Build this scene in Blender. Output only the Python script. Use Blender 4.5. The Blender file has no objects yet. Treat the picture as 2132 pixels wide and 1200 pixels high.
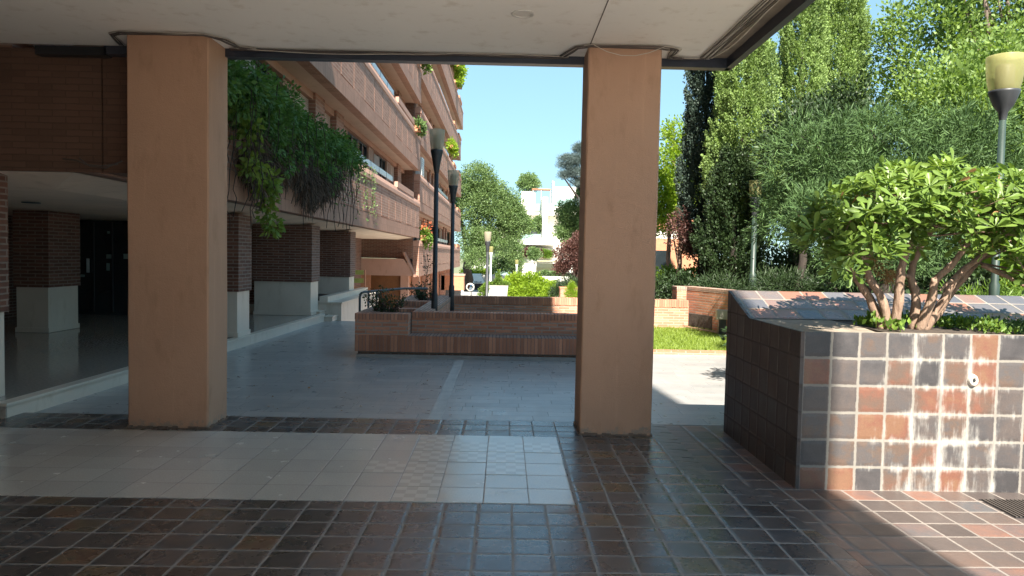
import bpy, math, random
import numpy as np
from mathutils import Matrix, Vector
R = math.radians
scene = bpy.context.scene
# ------------------------------------------------------------------ camera
cam_d = bpy.data.cameras.new("camera"); cam = bpy.data.objects.new("camera", cam_d)
scene.collection.objects.link(cam); scene.camera = cam
cam_d.sensor_width = 36; cam_d.lens = 36 * 1490 / 2132; cam_d.clip_start = .05; cam_d.clip_end = 2000
rot = Matrix.Rotation(-16 / 1490, 3, 'Z') @ Matrix.Rotation(math.pi / 2 - 67.6 / 1490, 3, 'X') @ Matrix.Rotation(.02, 3, 'Z')
cam.matrix_world = Matrix.Translation((0, 0, 1.6)) @ rot.to_4x4()
# ------------------------------------------------------------------ light
world = bpy.data.worlds.new("World"); scene.world = world; world.use_nodes = True
wn = world.node_tree.nodes; sky = wn.new('ShaderNodeTexSky'); sky.sky_type = 'NISHITA'; sky.sun_disc = False
EL = math.atan(1.04); AZ = math.atan2(.1, -1.0)
sky.sun_elevation = EL; sky.sun_rotation = AZ
sky.air_density = 1.0; sky.dust_density = 0.0; sky.ozone_density = 3.0
# an even, hazeless summer sky: softer brightness step from horizon to zenith than the model's
gm = wn.new('ShaderNodeGamma'); gm.inputs[1].default_value = .4
tn = wn.new('ShaderNodeMix'); tn.data_type = 'RGBA'; tn.blend_type = 'MULTIPLY'; tn.inputs[0].default_value = 1; tn.inputs[7].default_value = (.66, .96, 1.10, 1)
world.node_tree.links.new(sky.outputs[0], gm.inputs[0]); world.node_tree.links.new(gm.outputs[0], tn.inputs[6]); world.node_tree.links.new(tn.outputs[2], wn['Background'].inputs[0]); wn['Background'].inputs[1].default_value = .12
sd = bpy.data.lights.new("sun", 'SUN'); sd.energy = 3.8; sd.angle = R(.5); sd.color = (1, .93, .82)
sun = bpy.data.objects.new("sun", sd); scene.collection.objects.link(sun)
sun.rotation_euler = Vector((-.1, 1, -1.04)).to_track_quat('-Z', 'Y').to_euler(); sun.location = (5, -20, 30)
scene.view_settings.view_transform = 'Standard'; scene.view_settings.look = 'None'
scene.view_settings.gamma = 1; scene.view_settings.exposure = 2.13
scene.cycles.max_bounces = 10; scene.cycles.diffuse_bounces = 6; scene.cycles.transmission_bounces = 6
scene.cycles.sample_clamp_indirect = 8; scene.cycles.use_denoising = True
rng = random.Random(7); nr = np.random.default_rng(11)
col = scene.collection

# ------------------------------------------------------------------ naming helpers
def thing(name, label, cat, loc=(0, 0, 0), group=None, rz=0):
    o = bpy.data.objects.new(name, None); col.objects.link(o); o.location = loc; o.rotation_euler = (0, 0, rz)
    o.empty_display_size = .2; o['label'] = label; o['category'] = cat
    if group: o['group'] = group
    return o
def tag(o, label, cat, group=None):
    o['label'] = label; o['category'] = cat
    if group: o['group'] = group
    return o
def struct(o, kind='structure', label=None):
    o['kind'] = kind
    if label: o['label'] = label
    return o
def copy_tree(o, parent=None):
    c = o.copy(); col.objects.link(c)
    if parent: c.parent = parent
    for ch in list(o.children):
        copy_tree(ch, c)
    return c

# ------------------------------------------------------------------ mesh builder (world metres; UV = metres on the face)
class MB:
    def __init__(s): s.v = []; s.f = []; s.m = []; s.sm = []
    def add(s, vs, fs, m=0, smooth=False):
        b = len(s.v); s.v += [tuple(p) for p in vs]
        for f in fs: s.f.append(tuple(b + i for i in f)); s.m.append(m); s.sm.append(smooth)
    def box(s, x0, x1, y0, y1, z0, z1, m=0):
        if x0 > x1: x0, x1 = x1, x0
        if y0 > y1: y0, y1 = y1, y0
        if z0 > z1: z0, z1 = z1, z0
        s.add([(x0, y0, z0), (x1, y0, z0), (x1, y1, z0), (x0, y1, z0), (x0, y0, z1), (x1, y0, z1), (x1, y1, z1), (x0, y1, z1)],
              [(0, 3, 2, 1), (4, 5, 6, 7), (0, 1, 5, 4), (1, 2, 6, 5), (2, 3, 7, 6), (3, 0, 4, 7)], m)
        return s
    def quad(s, a, b, c, d, m=0): s.add([a, b, c, d], [(0, 1, 2, 3)], m); return s
    def prism(s, poly, z0, z1, m=0):       # poly xy ccw
        n = len(poly)
        s.add([(x, y, z0) for x, y in poly] + [(x, y, z1) for x, y in poly],
              [tuple(range(n - 1, -1, -1)), tuple(range(n, 2 * n))] + [(i, (i + 1) % n, n + (i + 1) % n, n + i) for i in range(n)], m)
        return s
    def extrude(s, poly, axis, a0, a1, m=0):  # poly in the other two axes
        n = len(poly)
        def P(p, a):
            return (a, p[0], p[1]) if axis == 'X' else (p[0], a, p[1])
        s.add([P(p, a0) for p in poly] + [P(p, a1) for p in poly],
              [tuple(range(n)), tuple(range(2 * n - 1, n - 1, -1))] + [(i, n + i, n + (i + 1) % n, (i + 1) % n) for i in range(n)], m)
        return s
    def tube(s, pts, rad, n=8, m=0, cap=True):
        pts = [Vector(p) for p in pts]
        if not hasattr(rad, '__len__'): rad = [rad] * len(pts)
        vs = []; fs = []; up = None
        for i, p in enumerate(pts):
            t = (pts[min(i + 1, len(pts) - 1)] - pts[max(i - 1, 0)]).normalized()
            if up is None: up = Vector((1, 0, 0)) if abs(t.x) < .8 else Vector((0, 1, 0))
            a = (up - t * up.dot(t)).normalized(); up = a; b = t.cross(a)
            for k in range(n):
                an = 2 * math.pi * k / n
                vs.append(p + (a * math.cos(an) + b * math.sin(an)) * rad[i])
        for i in range(len(pts) - 1):
            for k in range(n):
                k2 = (k + 1) % n
                fs.append((i * n + k, i * n + k2, (i + 1) * n + k2, (i + 1) * n + k))
        if cap: fs += [tuple(range(n - 1, -1, -1)), tuple((len(pts) - 1) * n + k for k in range(n))]
        s.add(vs, fs, m, True); return s
    def lathe(s, c, prof, n=20, m=0):      # prof (r,z)
        vs = []; fs = []
        for r, z in prof:
            for k in range(n):
                a = 2 * math.pi * k / n; vs.append((c[0] + r * math.cos(a), c[1] + r * math.sin(a), c[2] + z))
        for i in range(len(prof) - 1):
            for k in range(n):
                k2 = (k + 1) % n; fs.append((i * n + k, i * n + k2, (i + 1) * n + k2, (i + 1) * n + k))
        s.add(vs, fs, m, True); return s
    def build(s, name, mats, parent=None, bevel=0, xf=None):
        if not isinstance(mats, (list, tuple)): mats = [mats]
        off = Vector(parent.matrix_local.translation) if parent else Vector((0, 0, 0))
        if parent:
            off = Vector((0, 0, 0)); q = parent
            while q: off += q.location; q = q.parent
        me = bpy.data.meshes.new(name)
        me.from_pydata([(x - off.x, y - off.y, z - off.z) for x, y, z in s.v], [], s.f)
        uv = me.uv_layers.new(name='UV').data
        vs = s.v
        for p in me.polygons:
            n = p.normal
            p.material_index = s.m[p.index]; p.use_smooth = s.sm[p.index]
            ax = max(range(3), key=lambda i: abs(n[i]) + (.15 if i == 2 else 0) * 0)
            for li in p.loop_indices:
                x, y, z = vs[me.loops[li].vertex_index]
                uv[li].uv = (x, y) if ax == 2 else ((y, z) if ax == 0 else (x, z))
        for m in mats: me.materials.append(m)
        o = bpy.data.objects.new(name, me); col.objects.link(o)
        if parent: o.parent = parent
        if bevel:
            b = o.modifiers.new('bevel', 'BEVEL'); b.width = bevel; b.segments = 2; b.limit_method = 'ANGLE'
        return o

# ------------------------------------------------------------------ materials
class NT:
    def __init__(s, name):
        s.mat = bpy.data.materials.new(name); s.mat.use_nodes = True; s.t = s.mat.node_tree; s.n = s.t.nodes
        s.b = s.n['Principled BSDF']; s.out = s.n['Material Output']
    def N(s, typ, **k):
        n = s.n.new(typ)
        for a, v in k.items():
            if a.startswith('i_'):
                key = a[2:]; key = int(key) if key.isdigit() else key.replace('_', ' ')
                s.set(n.inputs[key], v)
            else: setattr(n, a, v)
        return n
    def set(s, sock, v):
        if isinstance(v, bpy.types.NodeSocket): s.t.links.new(v, sock)
        elif isinstance(v, bpy.types.Node): s.t.links.new(v.outputs[0], sock)
        else:
            if hasattr(sock.default_value, '__len__') and len(sock.default_value) == 4 and len(v) == 3: v = (*v, 1)
            sock.default_value = v
    def math(s, op, a, b=None, c=None, clamp=False):
        n = s.n.new('ShaderNodeMath'); n.operation = op; n.use_clamp = clamp; s.set(n.inputs[0], a)
        if b is not None: s.set(n.inputs[1], b)
        if c is not None: s.set(n.inputs[2], c)
        return n.outputs[0]
    def vmath(s, op, a, b=None, sc=None):
        n = s.n.new('ShaderNodeVectorMath'); n.operation = op; s.set(n.inputs[0], a)
        if b is not None: s.set(n.inputs[1], b)
        if sc is not None: s.set(n.inputs['Scale'], sc)
        return n.outputs[0]
    def mix(s, f, a, b, mode='MIX'):
        n = s.n.new('ShaderNodeMix'); n.data_type = 'RGBA'; n.blend_type = mode
        s.set(n.inputs[0], f); s.set(n.inputs[6], a); s.set(n.inputs[7], b); return n.outputs[2]
    def ramp(s, f, stops, interp='LINEAR'):
        n = s.n.new('ShaderNodeValToRGB'); n.color_ramp.interpolation = interp; e = n.color_ramp.elements
        while len(e) < len(stops): e.new(.5)
        for el, (p, c) in zip(e, stops): el.position = p; el.color = (*c, 1) if len(c) == 3 else c
        s.set(n.inputs[0], f); return n.outputs[0]
    def noise(s, vec, scale, detail=3, rough=.55):
        n = s.n.new('ShaderNodeTexNoise'); s.set(n.inputs['Vector'], vec); n.inputs['Scale'].default_value = scale
        n.inputs['Detail'].default_value = detail; n.inputs['Roughness'].default_value = rough; return n.outputs[0]
    def sstep(s, x, a, b):
        n = s.n.new('ShaderNodeMapRange'); n.interpolation_type = 'SMOOTHSTEP'; s.set(n.inputs[0], x)
        n.inputs[1].default_value = a; n.inputs[2].default_value = b; return n.outputs[0]
    def uv(s): return s.N('ShaderNodeUVMap').outputs[0]
    def obj(s): return s.N('ShaderNodeTexCoord').outputs['Object']
    def geo(s): return s.N('ShaderNodeNewGeometry').outputs['Position']
    def bump(s, h, strength=.4, dist=.01, normal=None):
        n = s.N('ShaderNodeBump'); n.inputs['Strength'].default_value = strength; n.inputs['Distance'].default_value = dist
        s.set(n.inputs['Height'], h)
        if normal is not None: s.set(n.inputs['Normal'], normal)
        s.t.links.new(n.outputs[0], s.b.inputs['Normal']); return n.outputs[0]

def plain(name, c, rough=.6, metal=0, var=.12, scale=6, bump=0, bscale=60, spec=.5):
    t = NT(name); p = t.geo(); n = t.noise(p, scale, 4)
    t.set(t.b.inputs['Base Color'], t.ramp(n, [(.3, tuple(x * (1 - var) for x in c)), (.7, tuple(min(1, x * (1 + var)) for x in c))]))
    t.b.inputs['Roughness'].default_value = rough; t.b.inputs['Metallic'].default_value = metal
    t.b.inputs['Specular IOR Level'].default_value = spec
    if bump: t.bump(t.noise(p, bscale, 3), bump, .004)
    return t.mat

def brick_mat(name, c1, c2, mortar, bw=.25, bh=.0587, mo=.010, vertical=False, offset=.5, rough=.8, var=.25, stain=None, bump=.6):
    t = NT(name); uv = t.uv()
    wob = t.vmath('SCALE', t.N('ShaderNodeTexNoise', i_Vector=uv, i_Scale=9.0).outputs[1], sc=.012)
    v = t.vmath('ADD', uv, wob)
    if vertical:
        sep = t.N('ShaderNodeSeparateXYZ', i_0=v); cmb = t.N('ShaderNodeCombineXYZ', i_0=sep.outputs[1], i_1=sep.outputs[0]); v = cmb.outputs[0]
    b = t.N('ShaderNodeTexBrick', offset=offset, squash=1.0)
    t.set(b.inputs['Vector'], v); t.set(b.inputs['Color1'], (0, 0, 0)); t.set(b.inputs['Color2'], (1, 1, 1)); t.set(b.inputs['Mortar'], (.5, .5, .5))
    b.inputs['Scale'].default_value = 1; b.inputs['Mortar Size'].default_value = mo; b.inputs['Mortar Smooth'].default_value = .25
    b.inputs['Brick Width'].default_value = bw; b.inputs['Row Height'].default_value = bh
    n1 = t.noise(uv, 1.3, 3); n2 = t.noise(uv, 45, 3)
    rnd = t.math('ADD', t.math('MULTIPLY', b.outputs['Color'], .75), t.math('MULTIPLY', n2, .35))
    c = t.ramp(rnd, [(0, tuple(x * (1 - var) for x in c1)), (.5, c1), (1, c2)])
    c = t.mix(t.sstep(n1, .35, .75), c, t.mix(1.0, c, (.80, .78, .76), 'MULTIPLY'))
    mcol = t.mix(t.noise(uv, 14, 3), tuple(x * .55 for x in mortar), mortar)
    c = t.mix(b.outputs['Fac'], c, mcol)
    t.set(t.b.inputs['Base Color'], c); t.b.inputs['Roughness'].default_value = rough
    h = t.math('SUBTRACT', t.math('MULTIPLY', n2, .25), b.outputs['Fac'])
    t.bump(h, bump, .008)
    return t.mat

def tile_mat(name, pu, pv, ou, ov, joint, stops, jcol, rough=.3, tilt=.02, rotz=0, wob=.006, halfrow=False, stains=False, bumps=.35, blot=.5, jdark=.5, edge_bump=.6, spec=.5):
    t = NT(name); uv = t.uv()
    if rotz:
        uv = t.N('ShaderNodeMapping', i_0=uv, i_2=(0, 0, rotz)).outputs[0]
    w = t.N('ShaderNodeTexNoise', i_Vector=uv, i_Scale=6.0).outputs[1]
    w = t.vmath('SCALE', t.vmath('SUBTRACT', w, (.5, .5, .5)), sc=wob * 2)
    p = t.vmath('ADD', t.vmath('ADD', uv, w), (-ou, -ov, 0))
    s = t.N('ShaderNodeSeparateXYZ', i_0=p); u = t.math('DIVIDE', s.outputs[0], pu); v = t.math('DIVIDE', s.outputs[1], pv)
    fv = t.math('FLOOR', v)
    if halfrow: u = t.math('ADD', u, t.math('MULTIPLY', t.math('FRACT', t.math('MULTIPLY', t.math('SINE', t.math('MULTIPLY', fv, 12.99)), 437.5)), 1.0))
    fu = t.math('FLOOR', u)
    cell = t.N('ShaderNodeCombineXYZ', i_0=fu, i_1=fv).outputs[0]
    wn_ = t.N('ShaderNodeTexWhiteNoise', noise_dimensions='2D', i_Vector=cell)
    du = t.math('MULTIPLY', t.math('SUBTRACT', .5, t.math('ABSOLUTE', t.math('SUBTRACT', t.math('SUBTRACT', u, fu), .5))), pu)
    dv = t.math('MULTIPLY', t.math('SUBTRACT', .5, t.math('ABSOLUTE', t.math('SUBTRACT', t.math('SUBTRACT', v, fv), .5))), pv)
    d = t.math('SMOOTH_MIN', du, dv, .012)
    d = t.math('ADD', d, t.math('MULTIPLY', t.math('SUBTRACT', t.noise(uv, 38, 3), .5), joint * .7))
    body = t.sstep(d, joint * .35, joint * .75)
    crown = t.sstep(d, joint * .3, joint * 2.2)
    # colour: random per tile + blotches offset per tile
    off = t.vmath('SCALE', wn_.outputs[1], sc=20.0)
    nb = t.noise(t.vmath('ADD', uv, off), 7, 4, .6); nf = t.noise(uv, 90, 3)
    val = t.math('ADD', wn_.outputs[0], t.math('MULTIPLY', t.math('SUBTRACT', nb, .5), blot))
    c = t.ramp(val, stops)
    c = t.mix(t.sstep(nf, .2, .8), t.mix(1.0, c, (.82, .82, .82), 'MULTIPLY'), c)
    jn = t.mix(t.noise(uv, 3.5, 4), tuple(x * jdark for x in jcol), jcol)
    c = t.mix(body, jn, c)
    if blot > .3:
        nx = t.noise(uv, 160, 2, .7); c = t.mix(t.sstep(nx, .70, .78), c, (.25, .22, .19))
    r = t.math('ADD', rough, t.math('MULTIPLY', t.math('SUBTRACT', t.noise(t.vmath('ADD', uv, off), 5, 4), .5), .35))
    r = t.math('ADD', t.math('MULTIPLY', t.math('SUBTRACT', 1, body), .5), r, clamp=True)
    if stains:
        q = t.vmath('MULTIPLY', uv, (22, 3.0, 1)); ns = t.noise(q, 1, 5, .7); nw = t.noise(uv, 4, 4, .6)
        sx = t.math('SUBTRACT', 1, t.sstep(t.math('ABSOLUTE', t.math('SUBTRACT', s.outputs[0], 3.12 - ou)), .12, .95))
        sz = t.math('SUBTRACT', 1, t.sstep(s.outputs[1], .1 - ov, 1.35 - ov))
        foot = t.math('SUBTRACT', 1, t.sstep(s.outputs[1], .0, .16))
        near = t.math('SUBTRACT', 1, t.sstep(d, .004, .05))
        k = t.math('ADD', t.math('ADD', t.math('MULTIPLY', sx, .37), t.math('MULTIPLY', sz, .1)), t.math('ADD', t.math('MULTIPLY', near, t.math('ADD', .08, t.math('MULTIPLY', sx, .20))), t.math('MULTIPLY', foot, .12)))
        k = t.math('ADD', k, t.math('ADD', t.math('MULTIPLY', t.math('SUBTRACT', ns, .5), 1.3), t.math('MULTIPLY', t.math('SUBTRACT', nw, .5), .9)))
        m = t.sstep(k, .46, 1.02)
        c = t.mix(t.math('MULTIPLY', m, .80), c, (.40, .385, .35)); r = t.math('ADD', r, t.math('MULTIPLY', m, .4), clamp=True)
    t.set(t.b.inputs['Base Color'], c); t.set(t.b.inputs['Roughness'], r); t.b.inputs['Specular IOR Level'].default_value = spec
    g = t.N('ShaderNodeNewGeometry').outputs['Normal']
    j = t.vmath('SCALE', t.vmath('SUBTRACT', wn_.outputs[1], (.5, .5, .5)), sc=tilt)
    nrm = t.vmath('NORMALIZE', t.vmath('ADD', g, j))
    h = t.math('ADD', t.math('MULTIPLY', crown, edge_bump), t.math('MULTIPLY', t.noise(uv, 16, 4, .6), bumps))
    t.bump(h, .5, .008, nrm)
    return t.mat

def leaf_mat(name, dark, light, rough=.5, trans=.35, spec=.4):
    t = NT(name); a = t.N('ShaderNodeAttribute', attribute_name='tint')
    n = t.noise(t.geo(), 1.1, 2)
    f = t.math('ADD', t.math('MULTIPLY', a.outputs['Fac'], .75), t.math('MULTIPLY', n, .3), clamp=True)
    c = t.ramp(f, [(0, dark), (1, light)])
    t.set(t.b.inputs['Base Color'], c); t.b.inputs['Roughness'].default_value = rough; t.b.inputs['Specular IOR Level'].default_value = spec
    tr = t.N('ShaderNodeBsdfTranslucent'); t.set(tr.inputs[0], t.mix(1.0, c, (1.0, 1.0, .55), 'MULTIPLY'))
    mx = t.N('ShaderNodeMixShader'); mx.inputs[0].default_value = trans
    t.t.links.new(t.b.outputs[0], mx.inputs[1]); t.t.links.new(tr.outputs[0], mx.inputs[2]); t.t.links.new(mx.outputs[0], t.out.inputs[0])
    return t.mat

def bark_mat(name, c1, c2, scale=14):
    t = NT(name); p = t.geo(); q = t.vmath('MULTIPLY', p, (1, 1, .3)); n = t.noise(q, scale, 5, .7)
    t.set(t.b.inputs['Base Color'], t.ramp(n, [(.3, c1), (.7, c2)])); t.b.inputs['Roughness'].default_value = .9
    t.bump(n, .8, .02); return t.mat

def glass_mat(name, c=(.03, .04, .045), rough=.06):
    t = NT(name); t.b.inputs['Roughness'].default_value = rough; t.b.inputs['Specular IOR Level'].default_value = 1.0
    t.set(t.b.inputs['Base Color'], t.ramp(t.noise(t.geo(), .8, 2), [(.3, tuple(x * .5 for x in c)), (.7, c)])); return t.mat

def slat_mat(name, c, pitch, horizontal=True, depth=.5, rough=.55):
    t = NT(name); s = t.N('ShaderNodeSeparateXYZ', i_0=t.uv())
    f = t.math('FRACT', t.math('DIVIDE', s.outputs[1 if horizontal else 0], pitch))
    g = t.sstep(f, .0, .35)
    t.set(t.b.inputs['Base Color'], t.mix(g, tuple(x * depth for x in c), c)); t.b.inputs['Roughness'].default_value = rough
    t.bump(g, .8, .02); return t.mat

def stucco(name, c, var=.08, bumps=.35, scale=120, wear=False, rough=.85):
    t = NT(name); p = t.geo(); n = t.noise(p, .9, 4); f = t.noise(p, scale, 3, .6)
    cc = t.ramp(n, [(.3, tuple(x * (1 - var) for x in c)), (.7, tuple(x * (1 + var) for x in c))])
    m = t.noise(t.vmath('MULTIPLY', p, (6, 6, 2)), 1, 5, .65); cc = t.mix(t.sstep(m, .52, .75), cc, t.mix(1.0, cc, (.84, .81, .77), 'MULTIPLY'))
    if wear:
        v_ = t.noise(t.vmath('MULTIPLY', p, (16, 16, .8)), 1, 5, .7); cc = t.mix(t.math('MULTIPLY', t.sstep(v_, .56, .72), .5), cc, t.mix(1.0, cc, (1.18, 1.2, 1.2), 'MULTIPLY'))
        v_ = t.noise(p, 34, 4, .75); cc = t.mix(t.sstep(v_, .68, .74), cc, t.mix(1.0, cc, (.62, .6, .58), 'MULTIPLY'))
    if wear:
        s = t.N('ShaderNodeSeparateXYZ', i_0=p); wz = t.math('SUBTRACT', 1, t.sstep(s.outputs[2], .0, .22))
        k = t.math('ADD', t.math('MULTIPLY', wz, .55), t.math('MULTIPLY', t.math('SUBTRACT', t.noise(p, 18, 5, .7), .5), 1.1))
        cc = t.mix(t.sstep(k, .40, .60), cc, (.30, .23, .18))
    t.set(t.b.inputs['Base Color'], cc); t.b.inputs['Roughness'].default_value = rough
    t.bump(t.math('ADD', f, t.math('MULTIPLY', t.noise(p, 9, 4), 1.6 if wear else .8)), bumps, .008 if wear else .004); return t.mat

M = {}
QT = [(0, (.060, .050, .047)), (.3, (.088, .072, .066)), (.55, (.115, .090, .080)), (.75, (.075, .075, .082)), (.88, (.105, .080, .066)), (.96, (.14, .10, .06)), (1, (.15, .085, .055))]
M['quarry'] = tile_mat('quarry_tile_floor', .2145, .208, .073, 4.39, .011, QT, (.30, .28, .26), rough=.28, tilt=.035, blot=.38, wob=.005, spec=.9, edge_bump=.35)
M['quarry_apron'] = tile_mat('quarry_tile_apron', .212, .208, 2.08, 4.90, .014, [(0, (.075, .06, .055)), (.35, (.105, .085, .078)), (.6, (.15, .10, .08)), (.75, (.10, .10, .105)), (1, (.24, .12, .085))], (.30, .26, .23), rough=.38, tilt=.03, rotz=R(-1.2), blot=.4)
M['white_tile'] = tile_mat('pale_porcelain_tile', .2985, .2985, .485, 4.545, .004, [(0, (.52, .50, .46)), (1, (.60, .575, .53))], (.16, .15, .14), rough=.21, tilt=.004, wob=.0008, blot=.2, bumps=.03, edge_bump=.25, spec=1.0)
M['paving'] = tile_mat('grey_stone_paving', .58, .20, 0, .02, .004, [(0, (.33, .325, .315)), (.5, (.37, .36, .345)), (1, (.42, .40, .375))], (.25, .245, .24), rough=.33, tilt=.008, wob=.001, halfrow=True, blot=.5, bumps=.08, edge_bump=.2, spec=.9)
PT = [(0, (.050, .046, .047)), (.22, (.075, .068, .068)), (.42, (.10, .080, .072)), (.55, (.09, .08, .078)), (.64, (.115, .082, .065)), (.76, (.135, .080, .058)), (.88, (.18, .078, .052)), (1, (.19, .10, .06))]
M['planter_front'] = tile_mat('glazed_planter_tile', .1965, .1925, 2.10, -.035, .016, PT, (.25, .23, .20), rough=.42, tilt=.03, blot=.85, stains=True, jdark=.7)
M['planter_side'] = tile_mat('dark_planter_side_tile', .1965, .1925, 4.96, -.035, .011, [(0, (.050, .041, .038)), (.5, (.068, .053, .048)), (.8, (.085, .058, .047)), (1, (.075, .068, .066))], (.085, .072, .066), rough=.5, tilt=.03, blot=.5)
M['planter_top'] = tile_mat('planter_top_tile', .205, .2, 2.13, 6.03, .013, [(0, (.10, .10, .115)), (.4, (.14, .13, .135)), (.55, (.18, .14, .125)), (.75, (.26, .13, .095)), (1, (.30, .13, .08))], (.32, .28, .24), rough=.28, tilt=.04, blot=.45)
M['brick'] = brick_mat('planter_brick', (.52, .225, .135), (.70, .33, .20), (.48, .38, .31))
M['brick_sold'] = brick_mat('soldier_brick', (.25, .10, .062), (.38, .16, .095), (.16, .12, .10), bw=.24, bh=.0545, mo=.009, vertical=True, offset=0)
M['rim_x'] = brick_mat('rim_brick_x', (.50, .225, .14), (.68, .33, .20), (.26, .19, .15), bw=.0545, bh=2.0, mo=.006, offset=0)
M['brick_top'] = brick_mat('coping_brick', (.50, .31, .23), (.62, .40, .31), (.28, .22, .18), bw=.3, bh=.0545, mo=.010, vertical=True, offset=0)
M['fac_brick'] = brick_mat('facade_brick', (.35, .17, .115), (.45, .235, .165), (.53, .37, .29), bw=.34, bh=.085, mo=.011)
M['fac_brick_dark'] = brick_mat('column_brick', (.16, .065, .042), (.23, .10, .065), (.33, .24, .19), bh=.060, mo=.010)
M['fac_sold'] = brick_mat('facade_soldier', (.40, .22, .155), (.46, .26, .185), (.33, .18, .13), bw=.5, bh=.06, mo=.004, vertical=True, offset=0, bump=.3)
M['fac_smooth'] = stucco('facade_render', (.48, .28, .21), bumps=.15)
M['soffit'] = stucco('soffit_render', (.58, .42, .33), bumps=.1)
M['pillar'] = stucco('pillar_stucco', (.46, .27, .175), wear=True, bumps=.5)
M['ceiling'] = stucco('ceiling_paint', (.82, .77, .71), var=.03, bumps=.12)
M['travertine'] = stucco('travertine', (.68, .60, .50), var=.1, bumps=.08, rough=.4)
M['porch'] = plain('polished_granite', (.40, .36, .31), rough=.10, var=.2, scale=30)
M['black'] = plain('black_metal', (.018, .018, .02), rough=.4)
M['dark_metal'] = plain('lamp_metal', (.035, .038, .042), rough=.45, var=.2)
M['green_metal'] = plain('green_metal', (.03, .05, .04), rough=.45)
M['grey_metal'] = plain('grey_rail_metal', (.12, .13, .14), rough=.4, metal=.3)
M['alu'] = plain('painted_aluminium', (.60, .64, .63), rough=.35, metal=.1)
M['cable_dark'] = plain('cable_dark', (.09, .07, .06), rough=.6)
M['cable_light'] = plain('cable_pale', (.50, .44, .37), rough=.6)
M['wood'] = slat_mat('wood_louvre', (.42, .25, .17), .05)
M['roller'] = slat_mat('roller_blind', (.52, .38, .29), .045, depth=.7)
M['glass'] = glass_mat('window_glass')
M['door_dark'] = plain('dark_door', (.012, .009, .008), rough=.25)
M['soil'] = plain('soil', (.06, .045, .035), rough=.95, var=.4, scale=20, bump=1, bscale=30)
M['white_wall'] = plain('white_wall', (.72, .69, .62), rough=.8, var=.05)
M['far_glass'] = plain('pale_green_glass', (.25, .36, .33), rough=.15)
M['far_dark'] = plain('far_shade', (.05, .055, .07), rough=.5)
M['concrete'] = plain('concrete', (.36, .34, .32), rough=.85, var=.12, bump=.3)
M['street'] = plain('street', (.42, .40, .37), rough=.85, var=.08, scale=1)
M['ground'] = plain('ground', (.16, .17, .09), rough=.95, var=.3, scale=.5)
M['orange_wall'] = plain('orange_wall', (.50, .22, .12), rough=.8, var=.1)
M['brown_door'] = plain('brown_door', (.22, .09, .03), rough=.5)
M['bark'] = bark_mat('bark_grey', (.07, .05, .04), (.17, .13, .10))
M['bark_pale'] = bark_mat('bark_pale', (.15, .09, .06), (.36, .25, .18), 22)
M['bark_dark'] = bark_mat('bark_dark', (.02, .016, .013), (.06, .045, .035))
M['l_pitto'] = leaf_mat('pittosporum_leaf', (.035, .085, .014), (.25, .37, .075), rough=.40, trans=.38)
M['l_cyp'] = leaf_mat('cypress_leaf', (.08, .14, .04), (.36, .50, .16), trans=.35, rough=.6)
M['l_cypd'] = leaf_mat('dark_cypress_leaf', (.022, .042, .034), (.07, .105, .075), trans=.12, rough=.6)
M['l_podo'] = leaf_mat('narrow_leaf', (.012, .036, .014), (.14, .235, .08), trans=.2, rough=.6, spec=.2)
M['l_elm'] = leaf_mat('elm_leaf', (.09, .17, .04), (.30, .42, .11), trans=.45)
M['l_bright'] = leaf_mat('bright_leaf', (.16, .28, .02), (.38, .52, .05), trans=.5)
M['l_hedge'] = leaf_mat('hedge_leaf', (.05, .12, .02), (.22, .34, .05), trans=.35)
M['l_mid'] = leaf_mat('mid_leaf', (.07, .14, .045), (.24, .34, .13), trans=.35)
M['l_dark'] = leaf_mat('dark_leaf', (.015, .035, .014), (.06, .10, .035), trans=.25)
M['l_cedar'] = leaf_mat('cedar_needle', (.05, .08, .08), (.16, .21, .20), trans=.2)
M['l_purple'] = leaf_mat('purple_leaf', (.06, .025, .025), (.20, .10, .08), trans=.25)
M['l_ivy'] = leaf_mat('vine_leaf', (.025, .08, .02), (.16, .32, .08), trans=.35)
M['l_ivyp'] = leaf_mat('pale_ivy_leaf', (.10, .18, .03), (.30, .42, .09), trans=.4)
M['l_twig'] = leaf_mat('dry_twig', (.05, .035, .03), (.16, .12, .09), trans=.1, rough=.9)
M['l_dry'] = leaf_mat('dead_leaf', (.20, .09, .03), (.50, .30, .14), trans=.2, rough=.9)
M['l_flower'] = leaf_mat('red_flower', (.5, .08, .04), (.7, .25, .12), trans=.3)
M['l_white'] = leaf_mat('white_flower', (.6, .5, .45), (.8, .75, .65), trans=.3)
M['l_grass'] = leaf_mat('grass_blade', (.15, .22, .025), (.29, .38, .065), trans=.4)
def shade_mat(name, c, tc):
    t = NT(name); t.set(t.b.inputs['Base Color'], c); t.b.inputs['Roughness'].default_value = .35
    tr = t.N('ShaderNodeBsdfTranslucent', i_Color=tc); mx = t.N('ShaderNodeMixShader', i_0=.5)
    tp = t.N('ShaderNodeBsdfTransparent'); mx2 = t.N('ShaderNodeMixShader', i_0=.35)
    t.t.links.new(t.b.outputs[0], mx.inputs[1]); t.t.links.new(tr.outputs[0], mx.inputs[2]); t.t.links.new(mx.outputs[0], mx2.inputs[1]); t.t.links.new(tp.outputs[0], mx2.inputs[2]); t.t.links.new(mx2.outputs[0], t.out.inputs[0]); return t.mat
M['shade'] = shade_mat('lamp_shade_plastic', (.60, .55, .42), (.72, .66, .5)); M['shade_yellow'] = shade_mat('lamp_shade_yellow', (.46, .44, .20), (.62, .58, .25))
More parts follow.
